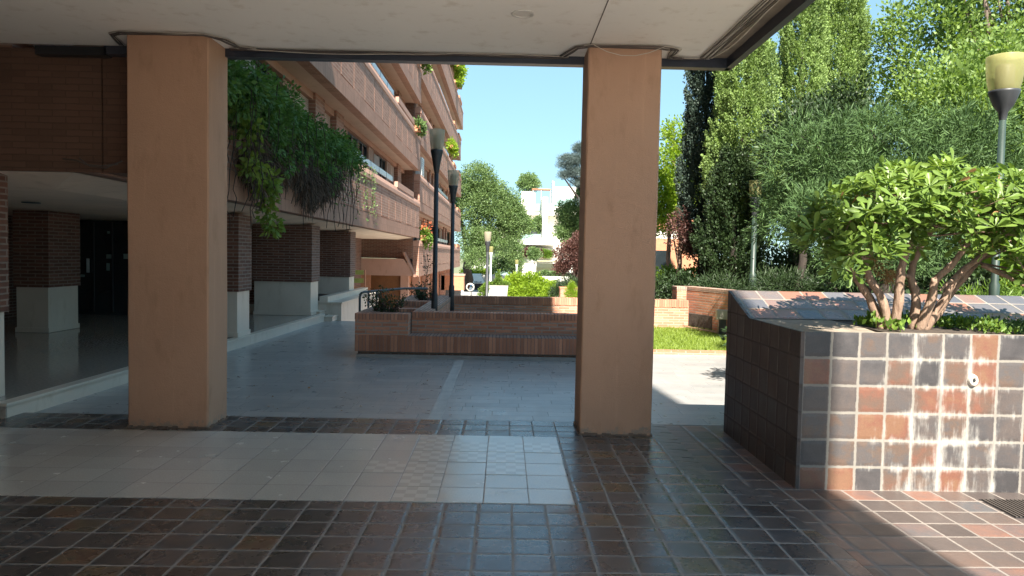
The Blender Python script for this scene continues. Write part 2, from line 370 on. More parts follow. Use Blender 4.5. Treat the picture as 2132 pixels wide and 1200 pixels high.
# checker strip laid over a few pale tiles
def checker_mat():
    t = NT('pale_checker_tile'); uv = t.uv()
    ck = t.N('ShaderNodeTexChecker', i_Vector=t.vmath('MULTIPLY', t.vmath('ADD', uv, (-.485, -4.545, .001)), (1 / .0746, 1 / .0746, 0)), i_Scale=1.0)
    t.set(ck.inputs[1], (.58, .555, .51)); t.set(ck.inputs[2], (.49, .465, .42)); t.set(t.b.inputs['Base Color'], ck.outputs[0]); t.b.inputs['Roughness'].default_value = .21; t.b.inputs['Specular IOR Level'].default_value = 1
    t.bump(t.math('MULTIPLY', ck.outputs[1], -1.0), .15, .002); return t.mat
M['checker'] = checker_mat(); M['lamp_core'] = plain('lamp_core', (.16, .15, .11), rough=.5)

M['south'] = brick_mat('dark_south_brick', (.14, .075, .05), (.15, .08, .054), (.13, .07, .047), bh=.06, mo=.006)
# ------------------------------------------------------------------ foliage
TPL = {
 'quad': (np.array([(0, 0, 0), (.5, .32, .06), (1, 0, 0), (.5, -.32, .06)]), [(0, 1, 2, 3)]),
 'fold': (np.array([(0, 0, 0), (.45, .3, .10), (1, 0, -.05), (.45, -.3, .10), (.45, 0, 0)]), [(0, 4, 2, 1), (0, 3, 2, 4)]),
 'needle': (np.array([(0, -.045, 0), (0, .045, 0), (.5, .055, .07), (.5, -.055, .07), (1, 0, -.04)]), [(0, 1, 2, 3), (3, 2, 4)]),
 'obov': (np.array([(0, 0, 0), (.35, .06, .03), (.70, .155, .05), (.92, .115, .02), (1, 0, 0), (.92, -.115, .02), (.70, -.155, .05), (.35, -.06, .03), (.6, 0, -.01)]),
          [(0, 8, 2, 1), (8, 4, 3, 2), (0, 7, 6, 8), (8, 6, 5, 4)]),
 'blade': (np.array([(0, -.08, 0), (0, .08, 0), (.6, .05, .08), (.6, -.05, .08), (1, 0, .3)]), [(0, 1, 2, 3), (3, 2, 4)]),
}
def norm(a): return a / np.maximum(np.linalg.norm(a, axis=1, keepdims=True), 1e-9)
def leaves(name, mat, parent, P, D, size, tpl='quad', sj=.35, tint=None, nrm=None):
    """P positions, D pointing directions; one mesh of leaf-shaped faces"""
    n = len(P); T, F = TPL[tpl]; D = norm(D)
    r = nr.normal(size=(n, 3)) if nrm is None else nrm + nr.normal(size=(n, 3)) * .35
    Nn = norm(r - (r * D).sum(1, keepdims=True) * D); B = np.cross(Nn, D)
    s = (size * (1 + sj * nr.uniform(-1, 1, n)))[:, None, None]
    V = P[:, None, :] + s * (T[None, :, 0:1] * D[:, None, :] + T[None, :, 1:2] * B[:, None, :] + T[None, :, 2:3] * Nn[:, None, :])
    k = len(T); V = V.reshape(-1, 3)
    if parent:
        off = Vector((0, 0, 0)); q = parent
        while q: off += q.location; q = q.parent
        V = V - np.array(off)
    ls = np.array([len(f) for f in F]); flat = np.concatenate([np.array(f) for f in F])
    idx = (np.arange(n)[:, None] * k + flat[None, :]).ravel()
    tot = np.tile(ls, n); st = np.concatenate([[0], np.cumsum(tot)[:-1]])
    me = bpy.data.meshes.new(name); me.vertices.add(len(V)); me.vertices.foreach_set('co', V.ravel().astype(np.float32))
    me.loops.add(len(idx)); me.loops.foreach_set('vertex_index', idx.astype(np.int32))
    me.polygons.add(len(tot)); me.polygons.foreach_set('loop_start', st.astype(np.int32)); me.polygons.foreach_set('loop_total', tot.astype(np.int32))
    a = me.attributes.new('tint', 'FLOAT', 'POINT'); tt = nr.uniform(0, 1, n) if tint is None else np.clip(tint, 0, 1)
    a.data.foreach_set('value', np.repeat(tt, k).astype(np.float32))
    me.materials.append(mat); me.update(); me.validate()
    o = bpy.data.objects.new(name, me); col.objects.link(o)
    if parent: o.parent = parent
    return o
def sph(n):
    return norm(nr.normal(size=(n, 3)))
def lobes_cloud(lobes, nclu, nleaf, crad, fill=.55, up=.25, squash=1.0):
    """lobes [(cx,cy,cz,rx,ry,rz)] -> leaf positions, directions, tint per leaf in clumps"""
    L = np.array(lobes, float); w = (L[:, 3] * L[:, 4] * L[:, 5]) ** (2 / 3); w /= w.sum()
    li = nr.choice(len(L), nclu, p=w); d = sph(nclu)
    rr = nr.uniform(fill, 1.03, nclu)
    C = L[li, :3] + d * L[li, 3:] * rr[:, None]
    ct = nr.uniform(.0, 1, nclu)
    s = sph(nclu * nleaf); rad = nr.uniform(0, 1, nclu * nleaf) ** .5 * crad
    Pc = np.repeat(C, nleaf, 0); Dc = np.repeat(d, nleaf, 0)
    P = Pc + s * rad[:, None] * np.array([1, 1, squash])
    D = norm(s * .9 + Dc * .6 + np.array([0, 0, up]) + nr.normal(size=s.shape) * .35)
    t = np.repeat(ct, nleaf) * .6 + nr.uniform(0, .4, len(P))
    return P, D, t
def branches(mb, base, top, r0, lobes, nb=8, m=0, spread=.5):
    base = Vector(base); top = Vector(top)
    pts = [base.lerp(top, k / 6) + Vector((rng.uniform(-1, 1), rng.uniform(-1, 1), 0)) * r0 * (.0 if k == 0 else .8) for k in range(7)]
    mb.tube(pts, [r0 * (1.15 - .85 * k / 6) for k in range(7)], 9, m)
    for i in range(nb):
        L = lobes[rng.randrange(len(lobes))]; k = rng.uniform(.35, .95); a = base.lerp(top, k)
        e = Vector((L[0] + rng.uniform(-.6, .6) * L[3], L[1] + rng.uniform(-.6, .6) * L[4], L[2] + rng.uniform(-.5, .6) * L[5]))
        mid = a.lerp(e, .5) + Vector((0, 0, -.06 * (e - a).length))
        r = r0 * (1.0 - .8 * k) * .8
        mb.tube([a, mid, e], [r, r * .6, r * .18], 6, m)
def tree(name, label, cat, base, top, r0, lobes, lm, bm, nclu, nleaf, crad, size, tpl='quad', group=None, fill=.5, nb=9, up=.25, squash=1.0):
    t = thing(name, label, cat, base, group)
    mb = MB(); branches(mb, base, top, r0, lobes, nb); mb.build('trunk', M[bm], t)
    P, D, ti = lobes_cloud(lobes, nclu, nleaf, crad, fill, up, squash)
    leaves('crown', M[lm], t, P, D, size, tpl, tint=ti)
    return t
def bush(name, label, cat, base, lobes, lm, nclu, nleaf, crad, size, tpl='quad', group=None, fill=.4, stem='bark'):
    t = thing(name, label, cat, base, group)
    mb = MB()
    for i in range(6):
        L = lobes[i % len(lobes)]
        mb.tube([Vector(base) + Vector((rng.uniform(-.1, .1), rng.uniform(-.1, .1), 0)), (L[0] + rng.uniform(-.3, .3) * L[3], L[1], L[2])], [.025, .008], 5)
    mb.build('stem', M[stem], t)
    P, D, ti = lobes_cloud(lobes, nclu, nleaf, crad, fill)
    leaves('foliage', M[lm], t, P, D, size, tpl, tint=ti)
    return t
def cypress(label, base, H, rmax, lm, nspray, nleaf, size, z0=.6, bm='bark_dark', tr=.12, group=None):
    t = thing('cypress_tree', label, 'tree', base, group)
    bx, by, bz = base
    mb = MB(); mb.tube([(bx, by, bz), (bx + .05, by, bz + H * .4), (bx, by, bz + H * .93)], [tr, tr * .7, .02], 9)
    for i in range(14):
        z = rng.uniform(.5, H * .6); a = rng.uniform(0, 6.28); L = rmax * rng.uniform(.5, .8)
        mb.tube([(bx, by, bz + z), (bx + math.cos(a) * L, by + math.sin(a) * L, bz + z + L * 1.1)], [.03, .008], 5)
    mb.build('trunk', M[bm], t)
    h = nr.uniform(0, 1, nspray) ** 1.1; ang = nr.uniform(0, 2 * np.pi, nspray)
    prof = rmax * 1.12 * np.minimum(1, (h + .06) * 5) ** .6 * np.clip(1 - h, 0.02, 1) ** .42
    lump = 1 + .20 * np.sin(ang * 3 + h * 17) + .12 * np.sin(ang * 5 - h * 31) + .08 * nr.normal(size=nspray)
    rad = prof * lump * nr.uniform(.6, 1.0, nspray)
    zz = bz + z0 + h * (H - z0)
    C = np.stack([bx + np.cos(ang) * rad, by + np.sin(ang) * rad, zz], 1)
    out = np.stack([np.cos(ang), np.sin(ang), np.zeros(nspray)], 1)
    P = np.repeat(C, nleaf, 0); n = len(P); o2 = np.repeat(out, nleaf, 0)
    al = nr.uniform(0, 1, n); wid = .13 * (1 - al) + .015
    P = P + o2 * (al * .16)[:, None] + np.array([0, 0, 1]) * (al * .38)[:, None] + nr.normal(size=(n, 3)) * wid[:, None] * .6
    D = o2 * .7 + np.array([0, 0, 1.0]) + nr.normal(size=(n, 3)) * .55
    ti = np.repeat(nr.uniform(0, 1, nspray), nleaf) * .55 + al * .35 + nr.uniform(0, .2, n)
    leaves('crown', M[lm], t, P, D, size, 'quad', tint=ti)
    return t

# ================================================================== SETTING
PZ = -.03
mb = MB(); mb.box(-300, 300, -300, 600, -2.6, -2.0); struct(mb.build('ground', M['ground']), label='low planted ground far beyond the plaza')
# plaza paving: flat near part and the lower street beyond
mb = MB(); mb.box(-12, 40, 6.86, 16.95, -.4, PZ); struct(mb.build('plaza_paving', M['paving']))
mb = MB(); mb.box(2.48 + 14, 40, -40, 6.86, -.4, -.012); mb.box(-40, 40, -60, -9, -.4, -.012); struct(mb.build('rear_paving', M['paving']))
mb = MB(); mb.box(-.73, -.60, 6.87, 11.02, PZ, PZ + .004); struct(mb.build('pale_paving_strip', plain('pale_strip_stone', (.46, .44, .41), rough=.5, var=.15)))
mb = MB(); mb.quad((-12, 16.95, -.4), (1.6, 16.95, -.4), (1.6, 30, -1.7), (-12, 30, -1.7)); mb.quad((-40, 30, -1.7), (40, 30, -1.7), (40, 75, -1.9), (-40, 75, -1.9))
struct(mb.build('street', M['street']))
# deck (dark quarry tiles), seam and apron
SEAM = [(1.46, 6.86), (1.46, 5.25), (1.80, 4.72), (1.92, 3.9), (2.02, -9)]
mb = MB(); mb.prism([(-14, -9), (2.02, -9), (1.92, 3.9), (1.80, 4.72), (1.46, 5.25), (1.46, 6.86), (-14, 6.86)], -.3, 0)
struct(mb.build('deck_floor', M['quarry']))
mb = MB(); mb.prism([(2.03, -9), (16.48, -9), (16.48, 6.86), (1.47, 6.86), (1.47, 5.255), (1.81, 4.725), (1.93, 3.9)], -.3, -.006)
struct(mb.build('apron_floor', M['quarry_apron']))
mb = MB(); mb.box(-14, 1.9, -9, 3.2, .0005, .004); struct(mb.build('rear_bounce_floor', plain('pale_bounce_floor', (.76, .72, .66), rough=.6)))  # unseen pale floor added to bounce sunlight up onto the ceiling
# cut tiles laid along the seam
mb = MB()
for k in range(19):
    y = 6.75 - k * .115; f = .0
    x = 1.46 if y > 5.25 else (1.46 + (5.25 - y) / .53 * .34 if y > 4.72 else 1.80 + (4.72 - y) * .14)
    sk = rng.uniform(-.01, .01)
    mb.add([(x - .09, y, .0015), (x + .10, y - .03 + sk, .0012), (x + .10, y + .075 + sk, .0012), (x - .085, y + .105, .0015),
            (x - .10, y, -.02), (x + .11, y - .03, -.02), (x + .12, y + .065, -.02), (x - .09, y + .095, -.02)],
           [(0, 1, 2, 3), (0, 4, 5, 1), (1, 5, 6, 2), (2, 6, 7, 3), (3, 7, 4, 0)])
struct(mb.build('seam_path', plain('seam_tile', (.10, .085, .08), rough=.33, var=.4, scale=12)))
# pale porcelain carpet with the checkered tiles
mb = MB(); mb.box(-14, .485, 4.545, 6.26, 0, .004); struct(mb.build('pale_tile_path', M['white_tile']))
mb = MB()
for (i, j) in [(3, 0), (3, 1), (3, 2), (3, 3), (3, 4), (3, 5), (2, 3), (2, 4), (1, 2), (1, 3), (1, 4), (4, 2), (0, 4)]:
    x1 = .485 - i * .2985; y0 = 4.545 + j * .2985; y1 = min(y0 + .294, 6.258)
    if y1 > y0 + .02: mb.box(x1 - .294, x1 - .004, y0 + .004, y1, .004, .0062)
struct(mb.build('checkered_tile_path', M['checker']))
# nosing along the deck edge
mb = MB(); mb.box(-4.6, 1.46, 6.861, 6.885, -.1, -.012); struct(mb.build('deck_kerb', plain('nosing', (.12, .10, .09), rough=.4)))

n = 90; P = np.stack([nr.uniform(-3.5, 1.9, n), nr.uniform(6.95, 10.9, n), np.full(n, PZ + .006)], 1)
lv = leaves('fallen_leaves', M['l_dry'], None, P, nr.normal(size=(n, 3)) * np.array([1, 1, .05]), .035, 'fold', nrm=np.tile([0, 0, 1.], (n, 1))); struct(lv, 'stuff', 'a few small dry leaves scattered on the grey paving')
# lawn
mb = MB(); mb.prism([(1.7, 12.25), (8, 12.25), (8, 17.6), (1.7, 17.0)], PZ, .02); struct(mb.build('lawn', plain('lawn_green', (.15, .21, .03), rough=.95, var=.35, scale=9)))
n = 26000; P = np.stack([nr.uniform(1.8, 6, n), nr.uniform(12.3, 17.0, n), np.full(n, .02)], 1)
g = leaves('grass', M['l_grass'], None, P, nr.normal(size=(n, 3)) * .35 + np.array([0, 0, 1]), .055, 'blade'); struct(g, 'stuff', 'short bright green lawn grass behind the right pillar')
mb = MB(); mb.box(1.7, 8, 12.12, 12.25, PZ, .035)
o = mb.build('lawn_edging', brick_mat('edging_brick', (.42, .18, .10), (.52, .26, .16), (.40, .34, .27), bw=.25, bh=.13, mo=.01)); tag(o, 'low brick edging along the near side of the sunny lawn', 'edging')

# ================================================================== OUR BUILDING: canopy, pillars, mass above, unseen shadow-casting wing behind
b = thing('overhanging_building', 'brick building whose pale ceiling and dark metal edge overhang the camera', 'building', (0, 0, 3.45))
mb = MB(); mb.box(-14, 1.86, -.2, 6.70, 3.45, 3.6)
cl = mb.build('ceiling', M['ceiling'], b)
mb = MB(); mb.box(.703, .711, -.2, 6.36, 3.446, 3.4499); mb.build('ceiling_joint', M['cable_dark'], cl)
mb = MB(); mb.box(1.86, 2.02, -.2, 6.78, 3.465, 3.6); mb.build('edge_board', plain('weathered_board', (.20, .16, .12), rough=.8, var=.3, scale=4), b)
mb = MB(); mb.box(-3.72, 2.06, 6.70, 6.80, 3.375, 3.6); mb.box(2.0201, 2.08, -.2, 6.80, 3.375, 3.6)
mb.build('metal_trim', plain('dark_blue_trim', (.03, .035, .05), rough=.35), b)
mb = MB(); mb.box(-14, 2.06, -.2, 6.79, 3.6, 14.8); mb.build('wall', M['fac_brick'], b)
mb = MB(); mb.box(2.0801, 3.33, -9.0, -5.0, 7.6, 22.5); mb.box(2.3, 3.2, -8.8, -7.9, -.02, 7.599); mb.build('shadow_wing', M['fac_brick'], b)  # unseen wing added for its shadow edge, raised so sun passes beneath
for px_ in (-6.5, -1.69): MB().box(px_, px_ + .8, -.15, .4, 0, 3.45).build('rear_pillar', M['pillar'], b)
mb = MB(); mb.box(-14, -10.5, -.2, 6.6, 0, 3.45); mb.box(-10.5, -1.7, -.19, .0, 0, 3.449); mb.build('side_and_sunblock_wall', M['soffit'], b)  # back stretch added out of view to keep bounced sun off the left

def pillar(x0, x1, y0, y1, label):
    o = thing('pillar', label, 'pillar', ((x0 + x1) / 2, (y0 + y1) / 2, 0), 'stucco pillars under the overhang')
    mb = MB()
    # slightly irregular shaft with softened edges
    nz = 10; vs = []; c = .012
    for k in range(nz + 1):
        z = 3.45 * k / nz; j = lambda: rng.uniform(-.002, .002)
        for (x, y) in [(x0 + c, y0), (x1 - c, y0), (x1, y0 + c), (x1, y1 - c), (x1 - c, y1), (x0 + c, y1), (x0, y1 - c), (x0, y0 + c)]:
            vs.append((x + j(), y + j(), z - .02 if k == 0 else z))
    fs = []
    for k in range(nz):
        for i in range(8):
            i2 = (i + 1) % 8; fs.append((k * 8 + i, k * 8 + i2, (k + 1) * 8 + i2, (k + 1) * 8 + i))
    mb.add(vs, fs); mb.build('shaft', M['pillar'], o)
    mb = MB()  # chipped mortar skirt
    for side in range(3):
        nseg = 16
        for k in range(nseg):
            h = rng.uniform(.008, .03); d = rng.uniform(.006, .016)
            if side == 0: a, bb = x0 + (x1 - x0) * k / nseg, x0 + (x1 - x0) * (k + 1) / nseg; mb.box(a, bb, y0 - d, y0 + .01, 0, h)
            elif side == 1: a, bb = y0 + (y1 - y0) * k / nseg, y0 + (y1 - y0) * (k + 1) / nseg; mb.box(x1 - .01, x1 + d, a, bb, 0, h)
            else: a, bb = y0 + (y1 - y0) * k / nseg, y0 + (y1 - y0) * (k + 1) / nseg; mb.box(x0 - d, x0 + .01, a, bb, 0, h)
    mb.build('mortar_skirt', plain('skirt_mortar', (.17, .12, .09), rough=.95, var=.3, scale=30), o)
    return o
pillar(-3.32, -2.61, 6.33, 6.77, 'wide orange-brown stucco pillar on the left, dark front face, near the porch')
pillar(.70, 1.345, 6.36, 6.83, 'narrower orange-brown stucco pillar right of centre, between the brick bench and the lawn')

# recessed downlight in the ceiling
o = thing('ceiling_light', 'round recessed downlight in the pale ceiling, left of the fine joint', 'light', (.10, 5.56, 3.45))
mb = MB(); mb.lathe((.10, 5.56, 3.445), [(.088, .005), (.088, -.003), (.072, -.004), (.070, .004)], 32); mb.build('ring', plain('downlight_ring', (.55, .52, .48), rough=.4), o)
mb = MB(); mb.lathe((.10, 5.56, 3.4475), [(.0705, 0), (.001, .001)], 32); mb.build('lens', plain('downlight_lens', (.62, .58, .52), rough=.25), o)

# cable bundles
def bundle(label, path, n, spread, sag=0, drop=0):
    o = thing('cable_bundle', label, 'cables', path[0], 'cable bundles along the ceiling edge')
    for k in range(n):
        mb = MB(); pts = []
        oy = (k - n / 2) * spread; ph = rng.uniform(0, 6)
        for i in range(len(path) - 1):
            a = Vector(path[i]); c = Vector(path[i + 1]); L = (c - a).length; m = max(2, int(L / .12)); d = (c - a).normalized(); side = Vector((-d.y, d.x, 0))
            for q in range(m):
                f = q / m; p = a.lerp(c, f) + side * oy + Vector((0, 0, -.004 + .003 * math.sin(ph + 5 * (i + f) * L) - .004 * (k % 3))) + side * .006 * math.sin(ph * 2 + 3.1 * (i + f) * L)
                if sag and i == sag[0]: p.z -= (sag[1] if k == 0 else .0) * 4 * f * (1 - f)
                pts.append(p)
        pts.append(Vector(path[-1]) + Vector((0, oy, -.006)))
        mb.tube(pts, .0035 + .0015 * (k % 2), 5); mb.build('cable', M['cable_dark' if (k * 7) % 3 else 'cable_light'], o)
    return o
Z = 3.440
bundle('thin cables along the dark metal trim between the two pillars', [(-2.55, 6.66, Z), (-.5, 6.67, Z), (.55, 6.68, Z)], 6, .009, (0, .03))
bundle('loose cable loops wrapped over the top of the left pillar', [(-3.50, 6.62, Z), (-3.42, 6.30, Z), (-3.32, 6.24, Z), (-2.62, 6.25, Z), (-2.50, 6.36, Z), (-2.44, 6.60, Z), (-2.3, 6.66, Z)], 7, .010)
bundle('cable loops wrapped over the top of the right pillar, one sagging pale strand', [(.50, 6.64, Z), (.60, 6.36, Z), (.72, 6.30, Z), (1.34, 6.31, Z), (1.47, 6.36, Z), (1.46, 6.60, Z), (1.60, 6.64, Z)], 8, .010, (2, .09))
bundle('cables on the corner beside the right pillar running under the front edge', [(1.5, 6.63, Z), (1.72, 6.64, Z), (1.85, 6.58, Z)], 5, .008)
bundle('ribbon of many dark cables along the right edge of the ceiling', [(1.80, 6.60, Z), (1.83, 5.6, Z), (1.85, 4.4, Z), (1.86, 2.0, Z), (1.86, -.1, Z)], 10, .013)
o = MB(); pts = []
for i in range(30):
    f = i / 29; pts.append((1.83 + .17 * f, 6.55 - 2.9 * f, 3.44 - .035 * math.sin(f * 9) - .02))
o = o.tube(pts, .006, 6).build('loose_cable', M['cable_light']); tag(o, 'single pale cable hanging loose beside the ribbon of cables', 'cable')
o = MB().tube([(-3.6, 6.70, 2.37), (-3.75, 6.69, 2.35), (-3.88, 6.70, 2.36), (-3.98, 6.70, 2.40), (-4.1, 6.70, 2.41)], .008, 6)
o.tube([(-3.55, 6.69, 2.40), (-3.70, 6.68, 2.33), (-3.85, 6.69, 2.345), (-3.95, 6.70, 2.42)], .006, 6)
tag(o.build('hanging_cable', M['cable_dark']), 'dark cable loop hanging under the brick corner left of the left pillar', 'cable')

# ================================================================== LEFT APARTMENT BLOCK (split level, two volumes)
FX = -3.80; WX = -4.55; SH = 2.93
apt = thing('apartment_block', 'near brick apartment block with long parapets, recessed windows and hanging greenery, left side', 'building', (-5, 20, 0))
def storey(root, y0, y1, zb, full=True, seed=0, end=None, rail=True, xo=0):
    r = random.Random(seed); X = FX + xo
    p = MB(); L = y1 - y0; n = max(1, round(L / 1.38)); w = L / n
    # backing and individually set brick panels with grooves between
    p.box(X - .28, X - .035, y0, y1, zb, zb + 1.56)
    for k in range(n):
        p.box(X - .035, X - .012, y0 + k * w + .025, y0 + (k + 1) * w - .025, zb + .40 + .02 * (k % 2), zb + 1.32)
    pr = p.build('parapet', M['fac_brick'], root)
    f = MB(); f.box(X - .034, X, y0 - .002, y1 + .002, zb - .02, zb + .38); f.build('fascia', M['fac_sold'], pr)
    c = MB(); c.extrude([(X - .30, zb + 1.561), (X - .30, zb + 1.33), (X - .033, zb + 1.33), (X + .012, zb + 1.34), (X + .012, zb + 1.46), (X - .03, zb + 1.60)], 'Y', y0 - .003, y1 + .003)
    c.build('coping', M['fac_smooth'], pr)
    s = MB(); s.box(-11.5, X - .281, y0, y1, zb + .02, zb + .38); s.build('floor_slab', M['soffit'], root)
    # recessed wall with windows, shutters and blinds
    wl = MB(); wx = WX + xo
    zs, zh = zb + .38, zb + SH + .02
    wl.box(wx - .25, wx - .10, y0, y1, zs, zh)
    y = y0 + .1
    seq = ['shutter', 'glass', 'glass', 'shutter', 'panel', 'glass', 'shutter', 'roller', 'pier', 'roller', 'pier']
    i = r.randrange(3) if seed != 1 else 0
    while y < y1 - .5:
        kind = seq[i % len(seq)]; i += 1
        w_ = {'shutter': .95, 'glass': 1.55, 'panel': 1.1, 'roller': 1.15, 'pier': .9}[kind]; w_ = min(w_, y1 - y - .05)
        a, bq = y + .03, y + w_ - .03; z0_, z1_ = zb + 1.2, zb + SH - .16
        if kind == 'pier': wl.box(wx - .099, wx + .12, a, bq, zs, zh)
        elif kind == 'roller':
            q = MB(); q.box(wx - .06, wx - .03, a, bq, z0_, z1_); q.build('roller_blind', M['roller'], root)
        elif kind == 'panel':
            q = MB(); q.box(wx - .02, wx + .02, a, bq, z0_, z1_ - .1); q.build('grey_panel', M['concrete'], root)
        elif kind == 'shutter':
            q = MB(); q.box(wx - .04, wx, a + .06, bq - .06, z0_, z1_ - .06); sh = q.build('shutter', M['wood'], root)
            if full:
                q = MB()
                for (u0, u1) in ((a, a + .06), ((a + bq) / 2 - .03, (a + bq) / 2 + .03), (bq - .06, bq)): q.box(wx - .05, wx + .012, u0, u1, z0_, z1_)
                q.box(wx - .05, wx + .010, a + .06, bq - .06, z1_ - .06, z1_ - .002); q.build('frame', plain('shutter_frame', (.40, .24, .165), rough=.6) if 'sf' not in M else M['sf'], sh)
        else:
            q = MB(); q.box(wx - .10, wx - .085, a, bq, z0_, z1_); gl = q.build('window', M['glass'], root)
            if full:
                q = MB()
                for (u0, u1) in ((a, a + .05), ((a + bq) / 2 - .03, (a + bq) / 2 + .03), (bq - .05, bq)): q.box(wx - .085, wx - .04, u0, u1, z0_, z1_)
                q.box(wx - .085, wx - .042, a + .05, bq - .05, z1_ - .05, z1_ - .001); q.build('frame', M['black'], gl)
        y += w_
    wl.build('wall', M['fac_brick'], root)
    # lintel / soffit of the storey above
    s = MB(); s.box(wx - .25, wx + .06, y0, y1, zb + SH - .14, zb + SH + .018); s.build('lintel', M['fac_smooth'], root)
    if rail:
        yr0, yr1 = (rail if isinstance(rail, tuple) else (y0 + .45 * L, y0 + .75 * L))
        q = MB(); q.box(X - .16, X - .13, yr0, yr1, zb + 1.76, zb + 1.93); rr = q.build('railing', M['alu'], root)
        yy = yr0
        while yy < yr1 + .01: MB().box(X - .165, X - .125, yy - .02, yy + .02, zb + 1.58, zb + 1.95).build('rail_post', M['grey_metal'], rr); yy += 1.35
M['sf'] = plain('shutter_frame', (.40, .24, .165), rough=.6)
Y1 = 31.75
for k in range(4):
    zb = 2.31 + k * SH
    storey(apt, 6.84, Y1, zb, True, 1 + k, rail=((18.2, 25.0) if k < 2 else None), )
    e = MB(); e.box(FX - .30, FX + .004, 25.2, 29.6, zb + 1.601, zb + 1.80); e.build('raised_coping', M['fac_smooth'], apt)
# south face over the porch mouth, seen under the ceiling
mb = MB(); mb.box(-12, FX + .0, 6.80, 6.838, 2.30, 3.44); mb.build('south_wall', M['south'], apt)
mb = MB(); mb.box(-4.35, -3.70, 6.70, 6.80, 3.36, 3.44); mb.build('dark_trim', M['black'], apt)
# porch ceiling: sloping edge and flat field
mb = MB(); mb.add([(FX - .28, 6.84, 2.30), (FX - .28, Y1, 2.29), (-4.75, Y1, 2.197), (-4.75, 7.6, 2.197), (-12, 6.84, 2.30), (-12, 7.6, 2.197)], [(0, 3, 2, 1), (0, 4, 5, 3)])
mb.box(-12, -4.745, 7.595, Y1, 2.199, 2.30); mb.build('porch_ceiling', stucco('porch_ceiling_paint', (.80, .64, .50), bumps=.1), apt)
def bcol(x0, x1, y0, y1, zt=2.19, zw=.905, zf=.14):
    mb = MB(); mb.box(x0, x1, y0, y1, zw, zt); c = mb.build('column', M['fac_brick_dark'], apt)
    mb = MB(); mb.box(x0 + .03, x1 - .03, y0 + .03, y1 - .03, zf + .08, zw); mb.box(x0 + .012, x1 - .012, y0 + .012, y1 - .012, zf, zf + .08); mb.build('marble_base', M['travertine'], c)
bcol(-5.1, -4.42, 11.93, 12.55)
bcol(-5.72, -4.38, 16.3, 17.0)
bcol(-5.6, -4.35, 20.2, 20.9)
bcol(-8.25, -7.66, 12.1, 13.0)
bcol(-5.6, -4.83, 6.62, 7.02, 2.36, .955, .0)
MB().box(-3.79, -3.56, 6.81, 7.5, 2.302, 3.44).build('corner_pier', M['south'], apt)
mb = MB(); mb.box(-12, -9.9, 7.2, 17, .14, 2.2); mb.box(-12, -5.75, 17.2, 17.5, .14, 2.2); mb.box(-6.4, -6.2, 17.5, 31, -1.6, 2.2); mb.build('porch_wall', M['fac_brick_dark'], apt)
mb = MB(); mb.box(-9.89, -7.2, 15.6, 15.7, .14, 2.18); d = mb.build('entrance_door', M['glass'], apt)
for (x, z, w_, h_) in ((-8.62, 1.36, .12, .09), (-8.6, 1.9, .05, .05), (-8.62, 1.1, .06, .16), (-8.25, 1.36, .08, .11), (-9.2, .95, .1, .05)):
    MB().box(x, x + w_, 15.58, 15.599, z, z + h_).build('door_glint', M['far_glass'], d)  # small pale boxes stand in for glints on the door glass
mb = MB()
for x in (-9.3, -8.9, -8.5, -8.1): mb.box(x, x + .02, 15.56, 15.599, .2, 2.15)
mb.build('door_frame', M['black'], d)
mb = MB(); mb.box(-9.02, -8.97, 15.53, 15.559, 1.05, 1.35); mb.build('handle', M['alu'], d)
for (x, y, zz) in ((-6.3, 9.6, 2.178), (-7.0, 14.0, 2.178)):
    o = thing('ceiling_light', 'small downlight in the porch ceiling ' + ('near the entrance mouth' if y < 10 else 'deeper in, close to the dark door'), 'light', (x, y, zz))
    MB().lathe((x, y, zz), [(.11, 0), (.11, -.012), (.07, -.014), (.001, -.008)], 18).build('ring', M['dark_metal'], o)
# porch platform with ledge
mb = MB(); mb.prism([(-12, 6.62), (-4.60, 6.62), (-4.22, 16.75), (-4.22, 17.2), (-12, 17.2)], -.3, .112); p = mb.build('porch_platform', M['porch'], apt)
mb = MB(); mb.prism([(-4.70, 6.60), (-4.575, 6.60), (-4.19, 16.75), (-4.33, 16.75)], .1121, .14); mb.prism([(-4.62, 6.64), (-4.599, 6.64), (-4.205, 16.74), (-4.26, 16.74)], PZ, .1119); mb.build('ledge', M['travertine'], p)
mb = MB(); mb.prism([(-12, 6.64), (-4.701, 6.64), (-4.331, 16.75), (-12, 16.75)], .113, .135); mb.build('porch_floor', M['porch'], p)
# steps and marble block past the porch
st = thing('marble_steps', 'pale marble steps rising to the left past the porch ledge', 'steps', (-4.3, 17, PZ))
for k in range(3):
    mb = MB(); mb.box(-6.2, -4.02 - .30 * k, 16.78 + .0 * k, 17.28, PZ + .115 * k, PZ + .115 * (k + 1) - .02); s_ = mb.build('step', M['travertine'], st)
    mb = MB(); mb.box(-6.2, -4.0 - .30 * k, 16.76, 17.285, PZ + .115 * (k + 1) - .0199, PZ + .115 * (k + 1)); mb.build('tread', M['travertine'], s_)
bl = thing('marble_planter', 'pale marble planter block at the foot of the second brick column', 'planter', (-4.6, 18, PZ))
mb = MB(); mb.box(-5.9, -3.93, 17.3, 17.5, -.5, .36); mb.box(-4.13, -3.93, 17.5, 22.4, -.9, .36); mb.box(-5.9, -4.13, 17.5, 20.1, -.4, .30)
mb.build('wall', M['travertine'], bl)
mb = MB(); mb.box(-5.92, -4.45, 17.27, 17.52, .361, .40); mb.box(-4.45, -4.25, 17.27, 22.3, .361, .52); mb.box(-4.449, -3.90, 17.26, 22.42, .3605, .39); mb.build('cap', M['travertine'], bl)
mb = MB(); mb.box(-5.6, -4.5, 17.6, 20.1, .301, .42); mb.build('soil', M['soil'], bl)
sl = thing('slatted_seat_back', 'yellow-green wooden slats lit by the sun behind the second brick column', 'slats', (-5.0, 23.5, -.2))
